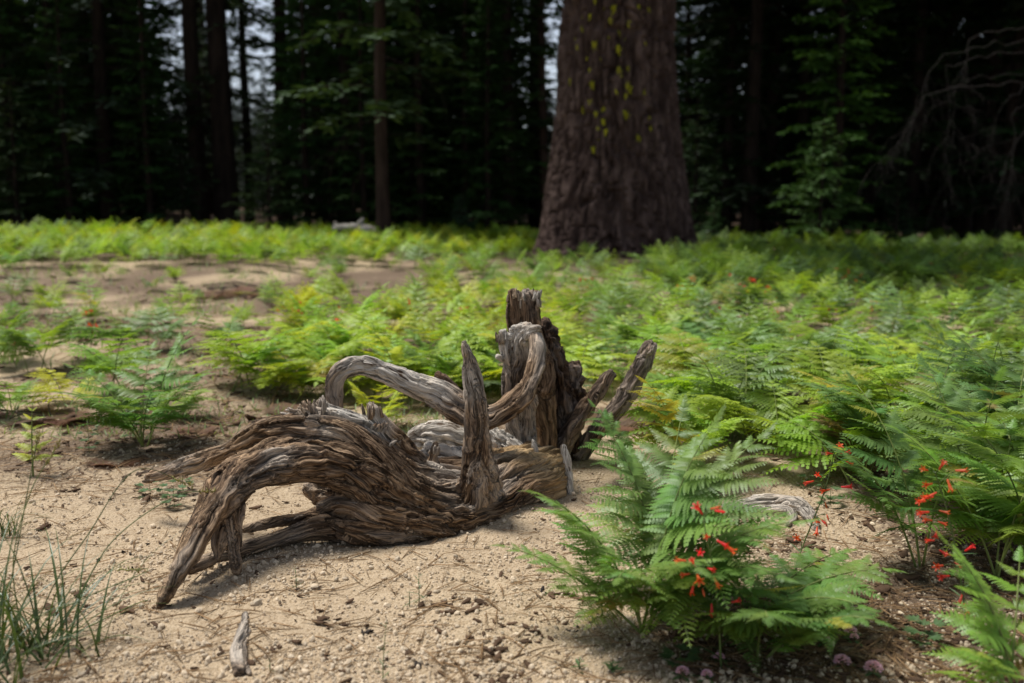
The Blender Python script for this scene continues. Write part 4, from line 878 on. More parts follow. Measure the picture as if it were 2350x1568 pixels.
for (xr, yr, cnt, sr, tints, lab, grp) in areas:
    got = 0
    for tr_ in range(cnt*25):
        if got >= cnt: break
        xd, yd = RND.uniform(*xr), RND.uniform(*yr); p = gnd(xd, yd)
        if 1640 < xd < 1900 and 1080 < yd: continue
        if 1300 < xd < 1560 and 930 < yd < 1060: continue
        if on_pine(p) or not clear_spot(p, 0.028*p.y + 0.06): continue
        taken.append((p.x, p.y)); got += 1
        clump(p, FR_MID if p.y < 6 else FR_LOW, RND.choice((2, 3, 3, 4)), RND.uniform(*sr), RND.choice(tints), lab, grp)
for (xd, yd, s, tnt, lab) in [(95,855,1.0,MIDG,'dark green bracken fern rising beside the dark needle heap'),(20,840,0.9,MIDG,'bracken fern with broad fronds at the open sandy flat beside the needle heap'),(225,820,0.9,BLUE,'bluish bracken fern with a red flower spike beside it'),(345,810,0.95,BLUE,'bluish bracken fern standing apart on the brown litter flat'),
      (250,905,1.0,MIDG,'bracken fern behind the leafy clump on the sand'),(140,935,0.6,YEL,'small yellow-tipped bracken fern beside the leafy clump'),(530,890,1.0,BRIGHT,'bright bracken fern alone on sand behind the ragged torn wood'),(590,905,0.8,BRIGHT,'shorter bright bracken fern leaning beside its taller neighbour behind the torn wood'),
      (690,915,0.75,YEL,'glowing yellow-green fern beside the bent brown stalk'),(10,960,0.6,MIDG,'low bracken fern at the dark needle heap'),(20,640,1.2,MIDG,'dark bracken fern standing where the litter flat meets the bright bank'),(1000,900,0.9,MIDG,'bracken fern behind the light brown stub'),(1140,920,0.7,DARK,'dark fern seen between the spike and the broken plank'),(780,905,0.8,BRIGHT,'bright fern over the bend of the curved branch'),(420,960,0.55,MIDG,'low fern drooping at the edge of the leafy clump')]:
    p = gnd(xd, yd); taken.append((p.x, p.y)); clump(p, FR_MID, 3, s, tnt, lab, None)
# dead brown ferns
for k, (xd, yd, s) in enumerate([(655,950,0.5),(1450,985,0.6),(1500,960,0.5),(60,960,0.6),(140,970,0.5),(470,690,1.0),(560,680,0.9),(1560,985,0.5),(2030,770,0.7),(2290,790,0.7),(1590,660,0.9),(440,1000,0.4),(250,1070,0.35)]):
    p = gnd(xd, yd); clump(p, FR_MID, 4, s, BROWN, 'dry brown collapsed fern lying among litter', 'dry brown ferns', 'dry_fern', 0.28)
# the rest of the fern cover, too many to count
def uncounted(xr, yr, n, srange, tints, seed):
    rg = random.Random(seed); P, S, T = [], [], []
    for k in range(n*6):
        if len(P) >= n: break
        p = gnd(rg.uniform(*xr), rg.uniform(*yr))
        if on_pine(p) or not clear_spot(p, 0.18): continue
        P.append(tuple(p)); S.append(rg.uniform(*srange)); c = rg.choice(tints); f = rg.uniform(0.8, 1.2); T.append([v*f for v in c])
    return P, S, T
P, S, T = [], [], []
for a in [((-900, 1230), (540, 600), 1500, (0.7, 1.1), (BRIGHT, BRIGHT, MIDG, YEL), 1), ((1150, 1420), (552, 576), 100, (0.9, 1.2), (BRIGHT, MIDG), 2), ((1500, 2800), (552, 680), 1150, (0.75, 1.15), (MIDG, BLUE, DARK, MIDG, BRIGHT), 3),
          ((1340, 2450), (680, 900), 170, (0.5, 0.9), (MIDG, BLUE, BRIGHT), 4), ((660, 1330), (700, 900), 130, (0.5, 0.9), (BRIGHT, YEL), 5), ((-100, 960), (600, 625), 60, (0.7, 1.1), (BRIGHT, MIDG), 6), ((980, 1400), (610, 720), 90, (0.5, 0.85), (MIDG, BRIGHT), 7)]:
    p_, s_, t_ = uncounted(*a); P += p_; S += s_; T += t_
n = len(P); rg = np.random.default_rng(3)
tm, seen = [], set()
for o in bpy.data.objects:
    if o.name.startswith('frond') and o.data in FR_LOW and o.data.name not in seen: seen.add(o.data.name); tm.append(o)
scatter('bracken_cover', np.array(P), np.stack([rg.uniform(-.15, .15, n), rg.uniform(-.15, .15, n), rg.uniform(0, 6.28, n)], -1), np.array(S), rg.integers(0, len(tm), n), tm,
        'continuous cover of bracken filling the meadow up to the forest', M_FERN_FAR, np.array(T))

# ------------------------------------------------------------------ red flowers
def flower_mesh():
    mb = MB(); seg = 8; L = 1.0
    zs_ = [0, 0.08, 0.35, 0.72, 0.9]; rs = [0.05, 0.09, 0.10, 0.15, 0.17]; a = np.linspace(0, 2*np.pi, seg, endpoint=False)
    V = np.array([[z, r*math.cos(t), r*math.sin(t)] for z, r in zip(zs_, rs) for t in a]); mb.add(V, tube_quads(5, seg))
    for k in range(5):
        t = k*2*math.pi/5; w = 0.42; c = lambda r, tt, x: [x, r*math.cos(tt), r*math.sin(tt)]
        mb.add([c(0.16, t - w, 0.88), c(0.16, t + w, 0.88), c(0.34, t + 0.25, 1.06), c(0.44, t, 1.0), c(0.34, t - 0.25, 1.06)], None, [[0, 1, 2], [0, 2, 4], [4, 2, 3]])
    for k in range(3): mb.tube([[0.5, 0, 0], [1.25, 0.04*math.cos(k*2.1), 0.04*math.sin(k*2.1)]], [0.012, 0.018], 3)
    return mb.mesh('flower', (M_RED,), True)
FLW = flower_mesh()
def bud_mesh():
    mb = MB(); mb.tube([[0, 0, 0], [0.3, 0, 0], [0.75, 0.03, 0], [1, 0.04, 0]], [0.04, 0.10, 0.12, 0.03], 6); return mb.mesh('bud', (M_RED,), True)
BUD = bud_mesh()
def lin_leaf(mat, name='leaf', w=0.05):
    mb = MB(); V, Q = [], []
    for k in range(5):
        u = k/4; ww = w*math.sin(math.pi*(0.12 + 0.86*u))
        V += [[u, ww, -0.18*u*u + 0.02], [u, 0, -0.18*u*u], [u, -ww, -0.18*u*u + 0.02]]
        if k: b = 3*k; Q += [[b - 3, b - 2, b + 1, b], [b - 2, b - 1, b + 2, b + 1]]
    mb.add(V, Q); return mb.mesh(name, (mat,))
LEAF = lin_leaf(M_WEED); LEAF_W = lin_leaf(M_WEED, 'leaf', 0.16)
def orient(p, d, s, roll=0.0):
    d = Vector(d).normalized(); q = d.to_track_quat('X', 'Z'); return Matrix.Translation(p) @ q.to_matrix().to_4x4() @ Matrix.Rotation(roll, 4, 'X') @ Matrix.Diagonal((s, s, s, 1))
def red_plant(base, pts, flowers, label, group=None, L=0.028, leaves=12, r=0.0021):
    """pts: stem points; flowers: (world point, direction) hanging on short stalks"""
    t = thing('scarlet_flower', label, 'flower', base, 0, group); b = Vector(base); rr = random.Random(hash(label) % 9999 if False else len(pts)*31 + len(flowers))
    C = catmull([tuple(Vector(p) - b) for p in pts], 0.02)
    mb = MB(); mb.tube(C, np.linspace(r*1.2, r*0.5, len(C)), 5); st = mb.mesh('stem', (M_GRSTEM,), True); mbs = MB()
    obj('stem', st, t)
    for (p, d, kind) in flowers:
        q = Vector(p) - b; k = int(np.argmin(((C - np.array(q + Vector((0, 0, -0.015))))**2).sum(1))); c = Vector(C[k])
        mbs.tube([tuple(c), tuple((c + q)/2 + Vector((0, 0, 0.004))), tuple(q)], [r*0.5, r*0.45, r*0.45], 4, False)
        fo = obj('flower' if kind else 'bud', FLW if kind else BUD, t, mat=orient(q, d, 0.86*L*rr.uniform(0.7, 1.15)*(1 if kind else 0.8), rr.uniform(0, 6))); fo.color = (rr.uniform(0.62, 0.9), rr.uniform(0.03, 0.15), rr.uniform(0.012, 0.05), 1)
    if mbs.n: obj('flower_stalk', mbs.mesh('flower_stalk', (M_GRSTEM,), True), t)
    for k in range(leaves):
        c = C[int((0.03 + 0.5*k/max(1, leaves))*len(C))]; az = k*2.4
        obj('leaf', LEAF, t, mat=orient(Vector(c), (math.cos(az), math.sin(az), 0.35), rr.uniform(0.03, 0.06)))
    return t
def fl(lst, Y): return [(pt(x, y, Y + RND.uniform(-.012, .012)), (dx, RND.uniform(-0.7, -0.1), dz), k) for (x, y, dx, dz, k) in lst]
red_plant(gnd(1655, 1535), [gnd(1655, 1535), pt(1648, 1400, 1.82), pt(1636, 1300, 1.80), pt(1622, 1240, 1.79), pt(1614, 1185, 1.79)],
    fl([(1575,1287,-.8,.1,1),(1603,1275,.0,.3,1),(1622,1303,.4,0,1),(1600,1318,0,-.1,1),(1583,1317,-.6,0,1),(1592,1338,-.2,-.8,1),(1638,1325,.4,-.7,1),(1633,1385,0,-1,1),(1612,1350,.2,-.9,0),(1612,1180,-.3,.4,1),(1630,1168,.6,.2,1),(1640,1172,.9,-.1,0),(1630,1232,-.5,.2,1),(1645,1240,.7,-.3,1),(1660,1248,.7,-.5,1),(1678,1383,.4,.2,1),(1595,1300,-.3,.6,1)], 1.79),
    'cluster of nodding scarlet tubular flowers in front of the large fern beside the log', None, 0.027)
red_plant(gnd(1815, 1330), [gnd(1815, 1330), pt(1840, 1260, 2.42), pt(1868, 1190, 2.42), pt(1895, 1120, 2.42), pt(1912, 1050, 2.42), pt(1918, 1035, 2.42)],
    fl([(1912,1042,-.6,.1,1),(1920,1036,.1,.6,1),(1928,1040,.7,.2,1),(1940,1058,.8,-.4,1),(1885,1095,-.6,.4,1),(1868,1104,-.9,-.2,1),(1930,1118,.9,.1,1),(1905,1124,-.9,-.1,1),(1893,1152,.3,-1,0),(1897,1180,.2,-.8,0),(1882,1200,-.3,.2,1),(1876,1208,-.2,-.5,1),(1892,1195,.3,-1,0),(1838,1240,-.4,.3,1),(1882,1190,.5,-.5,1)], 2.42),
    'slim scarlet flower spike leaning beside the bleached half-buried root', None, 0.028)
red_plant(gnd(2232, 1480), [gnd(2232, 1480), pt(2215, 1400, 2.0), pt(2200, 1300, 2.02), pt(2180, 1200, 2.02), pt(2155, 1110, 2.02), pt(2140, 1075, 2.02)],
    fl([(2130,1080,-.5,.2,1),(2155,1078,.1,.4,1),(2192,1080,.8,.1,1),(2174,1100,.2,-.9,1),(2140,1110,-1,0,1),(2142,1140,-1,0,1),(2150,1130,-.7,-.3,1),(2125,1150,-1,.1,1),(2133,1175,-1,0,1),(2155,1172,.9,-.1,1),(2140,1195,-.9,.2,1),(2152,1197,.7,-.2,1),(2150,1218,-.4,-.5,1),(2145,1240,-1,0,1),(2155,1262,.6,-.4,1),(2185,1275,-.7,.2,1),(2190,1290,.3,-.2,1),(2214,1265,.5,.5,1),(2165,1298,-.9,.1,1),(2180,1322,-.9,0,1),(2208,1365,-.3,-.4,1),(2212,1385,.2,-.6,1)], 2.0),
    'tall scarlet flower spike with many blooms against the dark fern thicket', None, 0.026, 14)
LR, GR = 'small scarlet flower stem dotted among the meadow ferns', 'scarlet flowers dotted among the ferns'
for (xd, yt, yb, nfl) in [(205,705,830,9),(30,752,830,3),(650,690,770,3),(682,684,770,4),(945,676,760,4),(1070,690,770,4),(1335,636,690,5),(1352,640,690,4),(1575,645,700,6),(1595,630,690,6),(1690,628,690,6),(1720,640,700,6),(1745,650,710,5),(1940,612,680,4),(1975,625,690,4),(1910,690,770,3),(2000,680,750,4),(1650,700,780,3),(1775,690,760,3),(1790,660,720,4),(770,700,790,2),(2130,600,650,4),(880,728,800,3),(8,520,560,3)]:
    p = gnd(xd, yb); Y = p.y; top = pt(xd + RND.uniform(-6, 6), yt - 6, Y); m = m_per_px(Y); sp = 0.22*(yb - yt)
    F = [(pt(xd + RND.gauss(0, 9) if yb < 720 else xd + RND.gauss(0, 7), yt + RND.uniform(0, 0.45*(yb - yt)), Y + RND.uniform(-.03, .03)), (RND.uniform(-1, 1), RND.uniform(-1, .2), RND.uniform(-.6, .3)), 1) for k in range(nfl)]
    red_plant(p, [p, (p + top)/2 + Vector((0.01, 0, 0)), top], F, LR, GR, 0.036 if Y < 8 else 0.05, 0, 0.0022)

# ------------------------------------------------------------------ grass tuft with seed stalks
def blade(mb, p, az, L, lean, curl, w):
    d = np.array([math.cos(az), math.sin(az), 0]); sd = np.array([-math.sin(az), math.cos(az), 0]); V = []; n = 9; c = np.array(p); Q = []
    for k in range(n):
        u = k/(n - 1); ph = lean + curl*u**1.5; ww = w*(1 - u**1.8) + 0.0002
        V += [c + sd*ww, c + np.array([0, 0, -ww*0.5]), c - sd*ww]; c = c + (d*math.sin(ph) + np.array([0, 0, math.cos(ph)]))*L/(n - 1)
        if k: b = 3*k; Q += [[b - 3, b - 2, b + 1, b], [b - 2, b - 1, b + 2, b + 1]]
    mb.add(V, Q)
def tuft(base, n, L, label, seed, stalks=(), w=0.0022, spread=0.06, group=None):
    rg = np.random.default_rng(seed); t = thing('grass_tuft', label, 'grass', base, 0, group); mb = MB()
    for k in range(n): blade(mb, (rg.normal(0, spread), rg.normal(0, spread*0.7), -0.01), rg.uniform(0, 6.28), L*rg.uniform(0.5, 1.3), rg.uniform(0.1, 0.95), rg.uniform(0.6, 2.0), w*rg.uniform(0.6, 1.3))
    o = obj('blades', mb.mesh('blades', (M_GRASS,)), t); o['kind'] = 'stuff'
    for pts in stalks:
        m = MB(); C = catmull([tuple(Vector(p) - Vector(base)) for p in pts], 0.015); m.tube(C, np.linspace(0.0016, 0.0009, len(C)), 4); s = obj('stalk', m.mesh('stalk', (M_GRSTEM,), True), t)
        h = MB(); e = C[-1]; dd = (C[-1] - C[-4])/np.linalg.norm(C[-1] - C[-4])
        for k in range(16):
            c = e - dd*0.04 + dd*0.055*k/15; v = dd*0.8 + rg.normal(0, 0.45, 3); v /= np.linalg.norm(v); h.tube([c, c + v*0.005, c + v*0.011], [0.0006, 0.0020, 0.0003], 4)
        obj('seed_head', h.mesh('seed_head', (M_SEED,), True), s)
    return t
gb = gnd(60, 1500); gy0 = gb.y
tuft(gb, 75, 0.28, 'blurred dark green grass tuft with long seed stalks beside the sandy mound', 5,
     [[gb, pt(20,1400,gy0), pt(45,1230,gy0+.03), pt(85,1010,gy0+.06)], [gb, pt(30,1300,gy0), pt(70,1130,gy0+.03), pt(128,1030,gy0+.05)], [gb, pt(160,1400,gy0+.05), pt(260,1240,gy0+.15), pt(400,1140,gy0+.3), pt(482,1127,gy0+.4)],
      [gb, pt(120,1350,gy0), pt(200,1230,gy0+.1), pt(310,1080,gy0+.2), pt(430,1110,gy0+.3)], [gb, pt(110,1420,gy0), pt(200,1370,gy0+.05), pt(340,1310,gy0+.1), pt(290,1308,gy0+.12)], [gb, pt(200,1440,gy0+.1), pt(330,1380,gy0+.25), pt(430,1372,gy0+.35), pt(505,1392,gy0+.4)]], 0.0028, 0.075)
tuft(gnd(-60, 1560), 45, 0.30, 'second blurred grass tuft of fine dark blades close beside the first', 6, (), 0.0026, 0.08)
tuft(gnd(10, 1230), 40, 0.16, 'short grass tuft behind the tall seed stalks on open sand', 7, (), 0.0014, 0.03)

# ------------------------------------------------------------------ small plants in the sand
def weed(base, H, n, label, group=None, leafme=LEAF, ls=0.03, lean=(0, 0), name='sand_seedling', palm=False, tint=None):
    t = thing(name, label, 'plant', base, RND.uniform(0, 6.28), group); mb = MB()
    C = catmull([(0, 0, -0.005), (lean[0]*0.4, lean[1]*0.4, H*0.55), (lean[0], lean[1], H)], 0.01); mb.tube(C, np.linspace(0.0013, 0.0006, len(C)), 4); obj('stem', mb.mesh('stem', (M_GRSTEM,), True), t)
    for k in range(n):
        c = C[int((0.15 + 0.84*k/n)*(len(C) - 1))]; az = k*2.4
        if palm:
            for q in range(6):
                a = az + (q - 2.5)*0.5; obj('leaf', leafme, t, mat=orient(Vector(c) + Vector((math.cos(az), math.sin(az), 0.3))*0.02, (math.cos(a), math.sin(a), 0.35), ls*RND.uniform(.8, 1.1)))
        else: obj('leaf', leafme, t, mat=orient(Vector(c), (math.cos(az), math.sin(az), RND.uniform(.1, .7)), ls*RND.uniform(.7, 1.2)*(1.15 - 0.6*k/n)))
    return t
weed(gnd(680, 1355), 0.06, 9, 'tiny upright seedling on bare sand below the arching root', ls=0.022)
weed(gnd(962, 1382), 0.07, 10, 'pale seedling with narrow leaves beside a dark blade tuft on the mound', ls=0.028)
weed(gnd(940, 1392), 0.035, 5, 'tiny dark grass sprig beside the pale seedling on the mound', ls=0.025)
weed(gnd(878, 1566), 0.115, 12, 'tall thin seedling with reddish stem in the open sand', ls=0.022, lean=(0.02, 0))
weed(gnd(620, 1545), 0.03, 6, 'tiny green sprout beside the grey splinter', ls=0.016)
weed(gnd(1405, 1545), 0.025, 14, 'low mat of bright tiny leaves in sand below the large fern', ls=0.022, leafme=LEAF_W)
weed(gnd(1330, 1535), 0.022, 10, 'low sparse sprout of tiny leaves on the sand beside the bright mat', ls=0.02, leafme=LEAF_W)
for (xd, yd, H, n, lab) in [(400,1165,0.07,9,'grey-green leafy weed in front of the pointing root tip'),(345,1140,0.06,7,'grey-green weed touching the pointing root tip'),(420,1130,0.09,8,'leafy weed standing under the pointing root'),(205,1040,0.10,8,'spindly weed on open sand beside the lone yellow fern'),(300,1010,0.10,7,'thin weed at the foot of the leafy fern clump'),(1800,1000,0.14,10,'pale-flowered lupine-like weed in the fern bed'),(1740,985,0.12,8,'leafy weed between fern beds behind the big fern'),(1340,950,0.16,9,'lupine-like weed behind the rotten heartwood'),(1905,1160,0.05,8,'grey-green sprawling weed under the slim flower spike'),(1860,1120,0.05,7,'low grey-green weed beside the bleached root'),(2120,1480,0.05,9,'dim sprawling weed at the foot of the tall flower spike'),(1880,1460,0.05,10,'small green weed among pink flower tufts'),(1560,1530,0.035,8,'dark low rosette under the large fern')]:
    weed(gnd(xd, yd), H, n, lab, None, LEAF_W, 0.026, name='leafy_weed', palm=True)
# pink flower tufts
mb = MB(); rg = np.random.default_rng(9)
for k in range(90):
    d = rg.normal(0, 1, 3); d[2] = abs(d[2]); d /= np.linalg.norm(d); w = np.cross(d, rg.normal(0, 1, 3)); w /= np.linalg.norm(w); c = d*0.55
    mb.add([c, c + d*0.3 + w*0.16, c + d*0.5, c + d*0.3 - w*0.16], [[0, 1, 2, 3]])
PINKM = mb.mesh('flower_head', (M_PINK,))
for (xd, yd, s) in [(1650,1522,.012),(1566,1556,.014),(1622,1562,.012),(1932,1532,.018),(1952,1462,.015),(2004,1548,.019),(1895,1480,.010),(1960,1475,.010)]:
    t = thing('pink_flower', 'round tuft of tiny pale pink flowers low on the litter', 'flower', gnd(xd, yd), 0, 'pink flower tufts low on the litter'); o = obj('flower_head', PINKM, t, mat=Matrix.Translation((0, 0, 0.012)) @ Matrix.Diagonal((s, s, s*0.8, 1)))
    for k in range(5): obj('leaf', LEAF_W, t, mat=orient(Vector((0, 0, 0.004)), (math.cos(k*1.26), math.sin(k*1.26), 0.15), 0.028))

# ------------------------------------------------------------------ stones, chips, needles, twigs
def rock_mesh(seed, mat, name='stone', jag=0.28, sx=(1, 0.8, 0.65)):
    import bmesh
    bm = bmesh.new(); bmesh.ops.create_icosphere(bm, subdivisions=2, radius=1.0); rr = np.array([v.co for v in bm.verts]); d = 1 + jag*fbm(rr*1.3 + seed, 2) + 0.12*vnoise(rr*4 + seed)
    for v, k in zip(bm.verts, d): v.co = Vector((v.co.x*sx[0]*k, v.co.y*sx[1]*k, v.co.z*sx[2]*k))
    me = bpy.data.meshes.new(name); bm.to_mesh(me); bm.free(); me.materials.append(mat); return me
STONES = [rock_mesh(3.3*k + 1, M_STONE) for k in range(5)]
stone_objs = []
for k, (xd, yd, s) in enumerate([(588,1387,.014),(686,1337,.013),(722,1350,.012),(792,1330,.008),(860,1385,.008),(950,1420,.007),(1000,1360,.008),(1050,1440,.007),(455,1405,.010),(560,1350,.010),(1180,1335,.009),(1240,1370,.008),(1295,1430,.008),(350,1210,.010),(230,1330,.010),(640,1540,.012),(700,1545,.009),(640,1560,.011),(1085,1480,.007),(1150,1420,.006),(470,1480,.009),(800,1395,.007),(880,1330,.007),(930,1500,.007),(1010,1290,.008),(300,1420,.009),(370,1440,.010),(1330,1330,.008),(1210,1500,.007),(1100,1300,.007)]):
    p = gnd(xd, yd); o = obj('stone', STONES[k % 5]); o.location = p + Vector((0, 0, s*0.25)); o.scale = (s, s, s); o.rotation_euler = (RND.uniform(-.3, .3), RND.uniform(-.3, .3), RND.uniform(0, 6.28))
    tag(o, 'small cream pebble lying on the sandy mound', 'stone', 'pebbles on the sandy mound'); stone_objs.append(o)
rg = np.random.default_rng(21); n = 26000
xd = rg.uniform(-60, 2420, n*2); yd = 1000 + 590*rg.uniform(0, 1, n*2)**0.85
b_ = -(yd - 784)/FPX; dz = -SP + b_*CP; dy = CP + b_*SP; t_ = -CAM_H/dz; X, Y = (xd - 1175)/FPX*t_, dy*t_
Z = ground_z(X, Y); t_ = (Z - CAM_H)/dz; X, Y = (xd - 1175)/FPX*t_, dy*t_; Z = ground_z(X, Y)
keep = (n2(X, Y, 0.18, 2.0, 2) + rg.uniform(-0.6, 0.6, n*2) > -0.05) & (litter_at(X, Y) < 0.6); X, Y, Z = X[keep][:n], Y[keep][:n], Z[keep][:n]; n = len(X)
scl = 0.0011 + 0.0015*rg.exponential(1.0, n); scl = np.clip(scl, 0.0010, 0.009)
scatter('gravel', np.stack([X, Y, Z + scl*0.3], -1), rg.uniform(-3.1, 3.1, (n, 3)), scl, rg.integers(0, 5, n), stone_objs[:5], 'fine cream gravel strewn over the sand')
# chips of bark and charred wood
def chip_mesh(seed, mat):
    rg = np.random.default_rng(seed); n = 6; V = []; L = 1.0
    for k in range(n):
        u = k/(n - 1); w = 0.22*math.sin(math.pi*(0.12 + 0.76*u))*rg.uniform(0.6, 1.3); b = 0.25*u*u*rg.uniform(-.2, .4)
        V += [[u - .5, w, b], [u - .5, -w, b + rg.uniform(-.03, .03)], [u - .5, -w*0.8, b + 0.12], [u - .5, w*0.9, b + 0.10]]
    Q = tube_quads(n, 4).tolist() + [[0, 1, 2, 3], [4*n - 1, 4*n - 2, 4*n - 3, 4*n - 4]]
    return build_mesh('chip', V, Q, None, (mat,))
CH = [chip_mesh(k, M_CHIP) for k in range(4)]; DCH = [chip_mesh(10 + k, M_DARKCHIP) for k in range(3)]
chips = []
def chip(me, p, s, label, group, name, tilt=0.3):
    o = obj(name, me); o.location = Vector(p) + Vector((0, 0, s*0.05)); o.scale = (s, s, s); o.rotation_euler = (RND.uniform(-tilt, tilt), RND.uniform(-tilt, tilt), RND.uniform(0, 6.28)); tag(o, label, 'wood chip', group); return o
for (xc, yc, n_, sp, s0, dark) in [(1140,1500,9,20,.030,0),(1210,1455,10,26,.026,0),(1045,1395,10,30,.034,0),(745,1430,8,24,.032,0),(640,1480,5,16,.028,0),(1090,1470,6,30,.022,0),(1165,1552,6,22,.03,0),(1300,1370,6,30,.028,0),(920,1500,7,30,.022,0)]:
    for k in range(n_):
        chips.append(chip(CH[k % 4], gnd(xc + RND.gauss(0, sp), yc + RND.gauss(0, sp*0.45)), s0*RND.uniform(.5, 1.2), 'flake of brown bark among litter on the sandy mound', 'bark flakes on the sandy mound', 'bark_flake'))
for (xc, yc, n_, sp) in [(835,1460,8,14),(1240,1365,3,14),(1320,1440,3,12),(960,1525,3,10),(540,1220,4,60),(330,1290,7,60)]:
    for k in range(n_): chip(DCH[k % 3], gnd(xc + RND.gauss(0, sp), yc + RND.gauss(0, sp*0.45)), RND.uniform(.010, .022), 'charred black wood fragment lying on pale sand', 'charred fragments on the sand', 'charred_fragment', 0.9)
# twigs
def twig(name, pts, r, mat, label, cat='twig', group=None):
    b = gnd(*pts[0]); P = []
    for q in pts:
        p = gnd(q[0], q[1]); P.append(tuple(p - b + Vector((0, 0, r*0.8 + (q[2] if len(q) > 2 else 0)))))
    mb = MB(); C = catmull(P, 0.02); C = C + RNG.normal(0, r*0.35, C.shape); mb.tube(C, np.linspace(r, r*0.45, len(C)), 6); o = obj(name, mb.mesh(name, (mat,), True)); o.location = b; return tag(o, label, cat, group)
twig('dry_stalk', [(618,950),(640,905,.03),(672,878,.075),(688,900,.05),(694,935,0)], 0.004, M_DRY, 'bent orange-brown dry stalk forming a peak behind the torn wood', 'stalk')
twig('dry_stalk', [(455,1005),(490,995,.01),(520,985,.02)], 0.003, M_DRY, 'short orange dry stalk beside the leafy fern clump', 'stalk')
for (a, b, c) in [((1160,1530),(1200,1490),(1225,1460)),((1180,1510),(1240,1490),(1300,1478)),((1230,1545),(1300,1530),(1350,1500)),((1290,1525),(1340,1555),(1380,1566)),((1410,1430),(1440,1470),(1470,1500)),((1050,1490),(1060,1520),(1045,1540)),((1410,1440),(1450,1450),(1480,1462)),((1890,1220),(1905,1260),(1900,1290)),((1960,1400),(1975,1440),(1985,1470)),((1930,1390),(1950,1380),(1990,1400)),((150,1290),(250,1275),(330,1262)),((1700,1065),(1780,1040),(1850,1035))]:
    twig('dry_twig', [a, b, c], 0.0016, M_DRY, 'thin dry curved stalk lying on the ground', 'twig', 'dry stalks on the ground')
for (xc, yc, n_, sp, L, r) in [(540,668,16,60,0.5,0.011),(60,945,14,80,0.25,0.004),(1440,985,14,30,0.14,0.0025),(360,1090,10,60,0.10,0.0025)]:
    t = thing('twig_pile', {540: 'dark heap of twigs on the brown litter flat before the fern bank', 60: 'dark heap of needles and twigs beside sand', 1440: 'small tangle of dark twigs behind the leaning branches', 360: 'scattered tangle of twigs under the pointing root'}[xc], 'twigs', gnd(xc, yc))
    for k in range(n_):
        p = gnd(xc + RND.gauss(0, sp), yc + RND.gauss(0, sp*0.12)) - t.location; a = RND.uniform(0, 6.28); d = Vector((math.cos(a), math.sin(a), RND.uniform(-.05, .25))); l = L*RND.uniform(.4, 1)
        mb = MB(); C = [tuple(p + Vector((0, 0, r))), tuple(p + d*l*.5 + Vector((RND.uniform(-.1, .1)*l, 0, r + .02*l))), tuple(p + d*l + Vector((0, 0, r)))]; mb.tube(C, [r, r*.8, r*.4], 5); obj('twig', mb.mesh('twig', (M_TWIG,), True), t)
# pale fallen snag at the forest foot, dark log among ferns
me, _ = wood_mesh('fallen_snag', [strand(c) for c in ([(765,525,20.2,6),(790,522,20.2,9),(830,524,20.2,10),(870,530,20.1,9)], [(820,526,20.2,8),(828,508,20.2,6),(832,500,20.2,3)], [(772,524,20.2,5),(768,508,20.2,4)])], 0.03, M_WOOD, 30.0, bleach=0.8, smooth_it=1, amp=1.5)
p0 = gnd(800, 540); o = obj('fallen_snag', me); tag(o, 'pale broken snag lying at the forest foot behind the ferns', 'log'); local(o, (pt(815, 524, 20.2).x, 20.2, gh(pt(815, 524, 20.2).x, 20.2)))
me, _ = wood_mesh('fallen_log', [strand(c) for c in ([(2240,745,7.6,8),(2290,742,7.6,10),(2350,748,7.6,10),(2420,752,7.6,8)],)], 0.012, M_WOOD, 31.0, bleach=0.5, smooth_it=1, amp=1.0)
o = obj('fallen_log', me); tag(o, 'short pale fallen log lying among the shaded ferns', 'log'); local(o, (pt(2300, 745, 7.6).x, 7.6, gh(pt(2300, 745, 7.6).x, 7.6)))
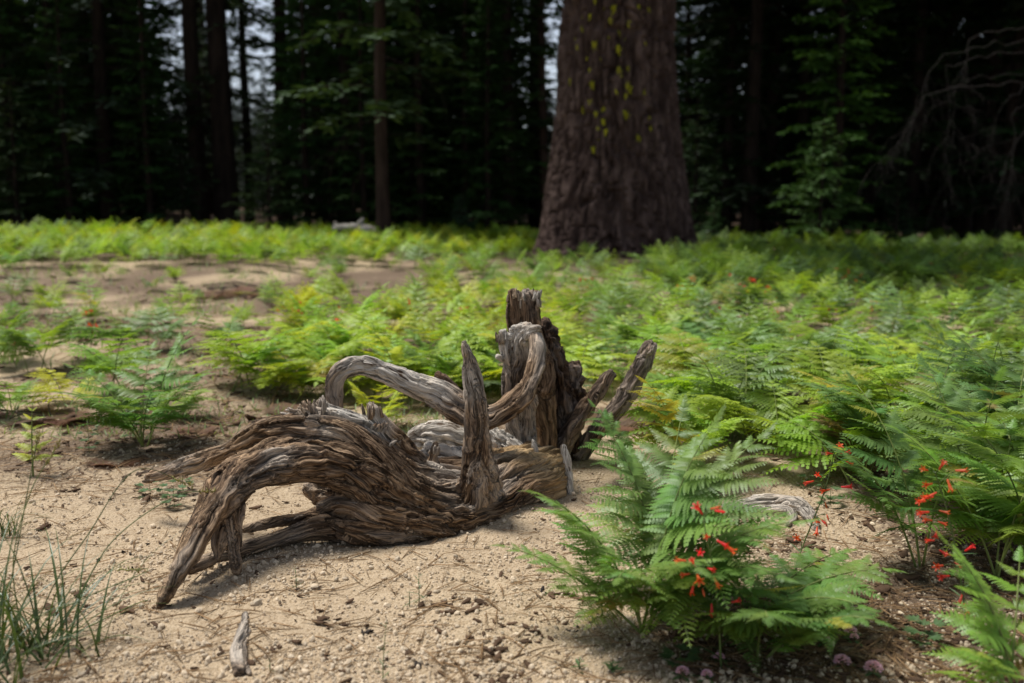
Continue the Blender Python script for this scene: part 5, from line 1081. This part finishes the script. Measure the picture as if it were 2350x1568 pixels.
# needles
nd = []
for k in range(3):
    mb = MB(); bnd = (0.05, 0.16, -0.1)[k]
    for s in (-1, 1): mb.tube([[-.5, 0, 0], [0, bnd*0.5 + s*0.012, .015], [.5, bnd*1.2*0.5 + s*0.03, 0]], [0.008, 0.008, 0.003], 3)
    o = obj('pine_needle', mb.mesh('pine_needle', (M_DRY,))); p = gnd(1000 + 90*k, 1440 + 20*k); o.location = p + Vector((0, 0, .003)); o.scale = (.11,)*3; o.rotation_euler = (0, 0, 1.1*k); tag(o, 'single fallen pine needle pair on the sandy mound', 'pine needle', 'single fallen needles on the mound'); nd.append(o)
def scatter_xy(n, yr, seed, w):
    rg = np.random.default_rng(seed); xd = rg.uniform(-80, 2430, n*6); yd = rg.uniform(yr[0], yr[1], n*6); b_ = -(yd - 784)/FPX; dz = -SP + b_*CP; dy = CP + b_*SP; t_ = -CAM_H/dz; X, Y = (xd - 1175)/FPX*t_, dy*t_
    k = rg.uniform(0, 1, n*6) < w(X, Y); X, Y = X[k][:n], Y[k][:n]; return X, Y, ground_z(X, Y), rg
X, Y, Z, rg = scatter_xy(5200, (700, 1600), 41, lambda x, y: 0.10 + 1.3*litter_at(x, y)); n = len(X)
scatter('needle_litter', np.stack([X, Y, Z + 0.004], -1), np.stack([rg.uniform(-.15, .15, n), rg.uniform(-.15, .15, n), rg.uniform(0, 6.28, n)], -1), rg.uniform(.05, .13, n)*np.clip(Y/3, 1, 2), rg.integers(0, 3, n), nd, 'brown pine needles strewn over the ground')
X, Y, Z, rg = scatter_xy(8000, (640, 1600), 43, lambda x, y: np.clip(0.05 + 1.6*(litter_at(x, y) - 0.08) + 0.5*np.clip(n2(x, y, 0.12, 5.5, 2) - 0.35, 0, 1), 0.03, 1)); n = len(X)
scatter('bark_litter', np.stack([X, Y, Z + 0.003], -1), np.stack([rg.uniform(-.4, .4, n), rg.uniform(-.4, .4, n), rg.uniform(0, 6.28, n)], -1), (0.006 + 0.008*rg.exponential(1, n))*np.clip(Y/3, 1, 2.2), rg.integers(0, 4, n), chips[:4], 'brown bark crumbs and litter over the ground')
# sparse green ground weeds on the litter flat
wl = [o for o in bpy.data.objects if o.name.startswith('leaf') and o.data is LEAF][:1]
X, Y, Z, rg = scatter_xy(7000, (615, 1010), 47, lambda x, y: np.clip(0.25 + 0.9*n2(x, y, 0.8, 7.7, 2), 0.02, 1)*(x < 1.2)); n = len(X)
scatter('ground_weeds', np.stack([X, Y, Z], -1), np.stack([rg.uniform(-.3, .3, n), rg.uniform(-1.3, -.2, n), rg.uniform(0, 6.28, n)], -1), rg.uniform(.03, .08, n)*np.clip(Y/6, .8, 1.6), np.zeros(n, int), wl, 'thin sparse green weeds on the litter flat', M_WEED_FAR, np.array([[0.20, 0.27, 0.09]])*rg.uniform(.6, 1.3, (n, 1)))
print('ferns', n_fern, 'objects', len(bpy.data.objects))
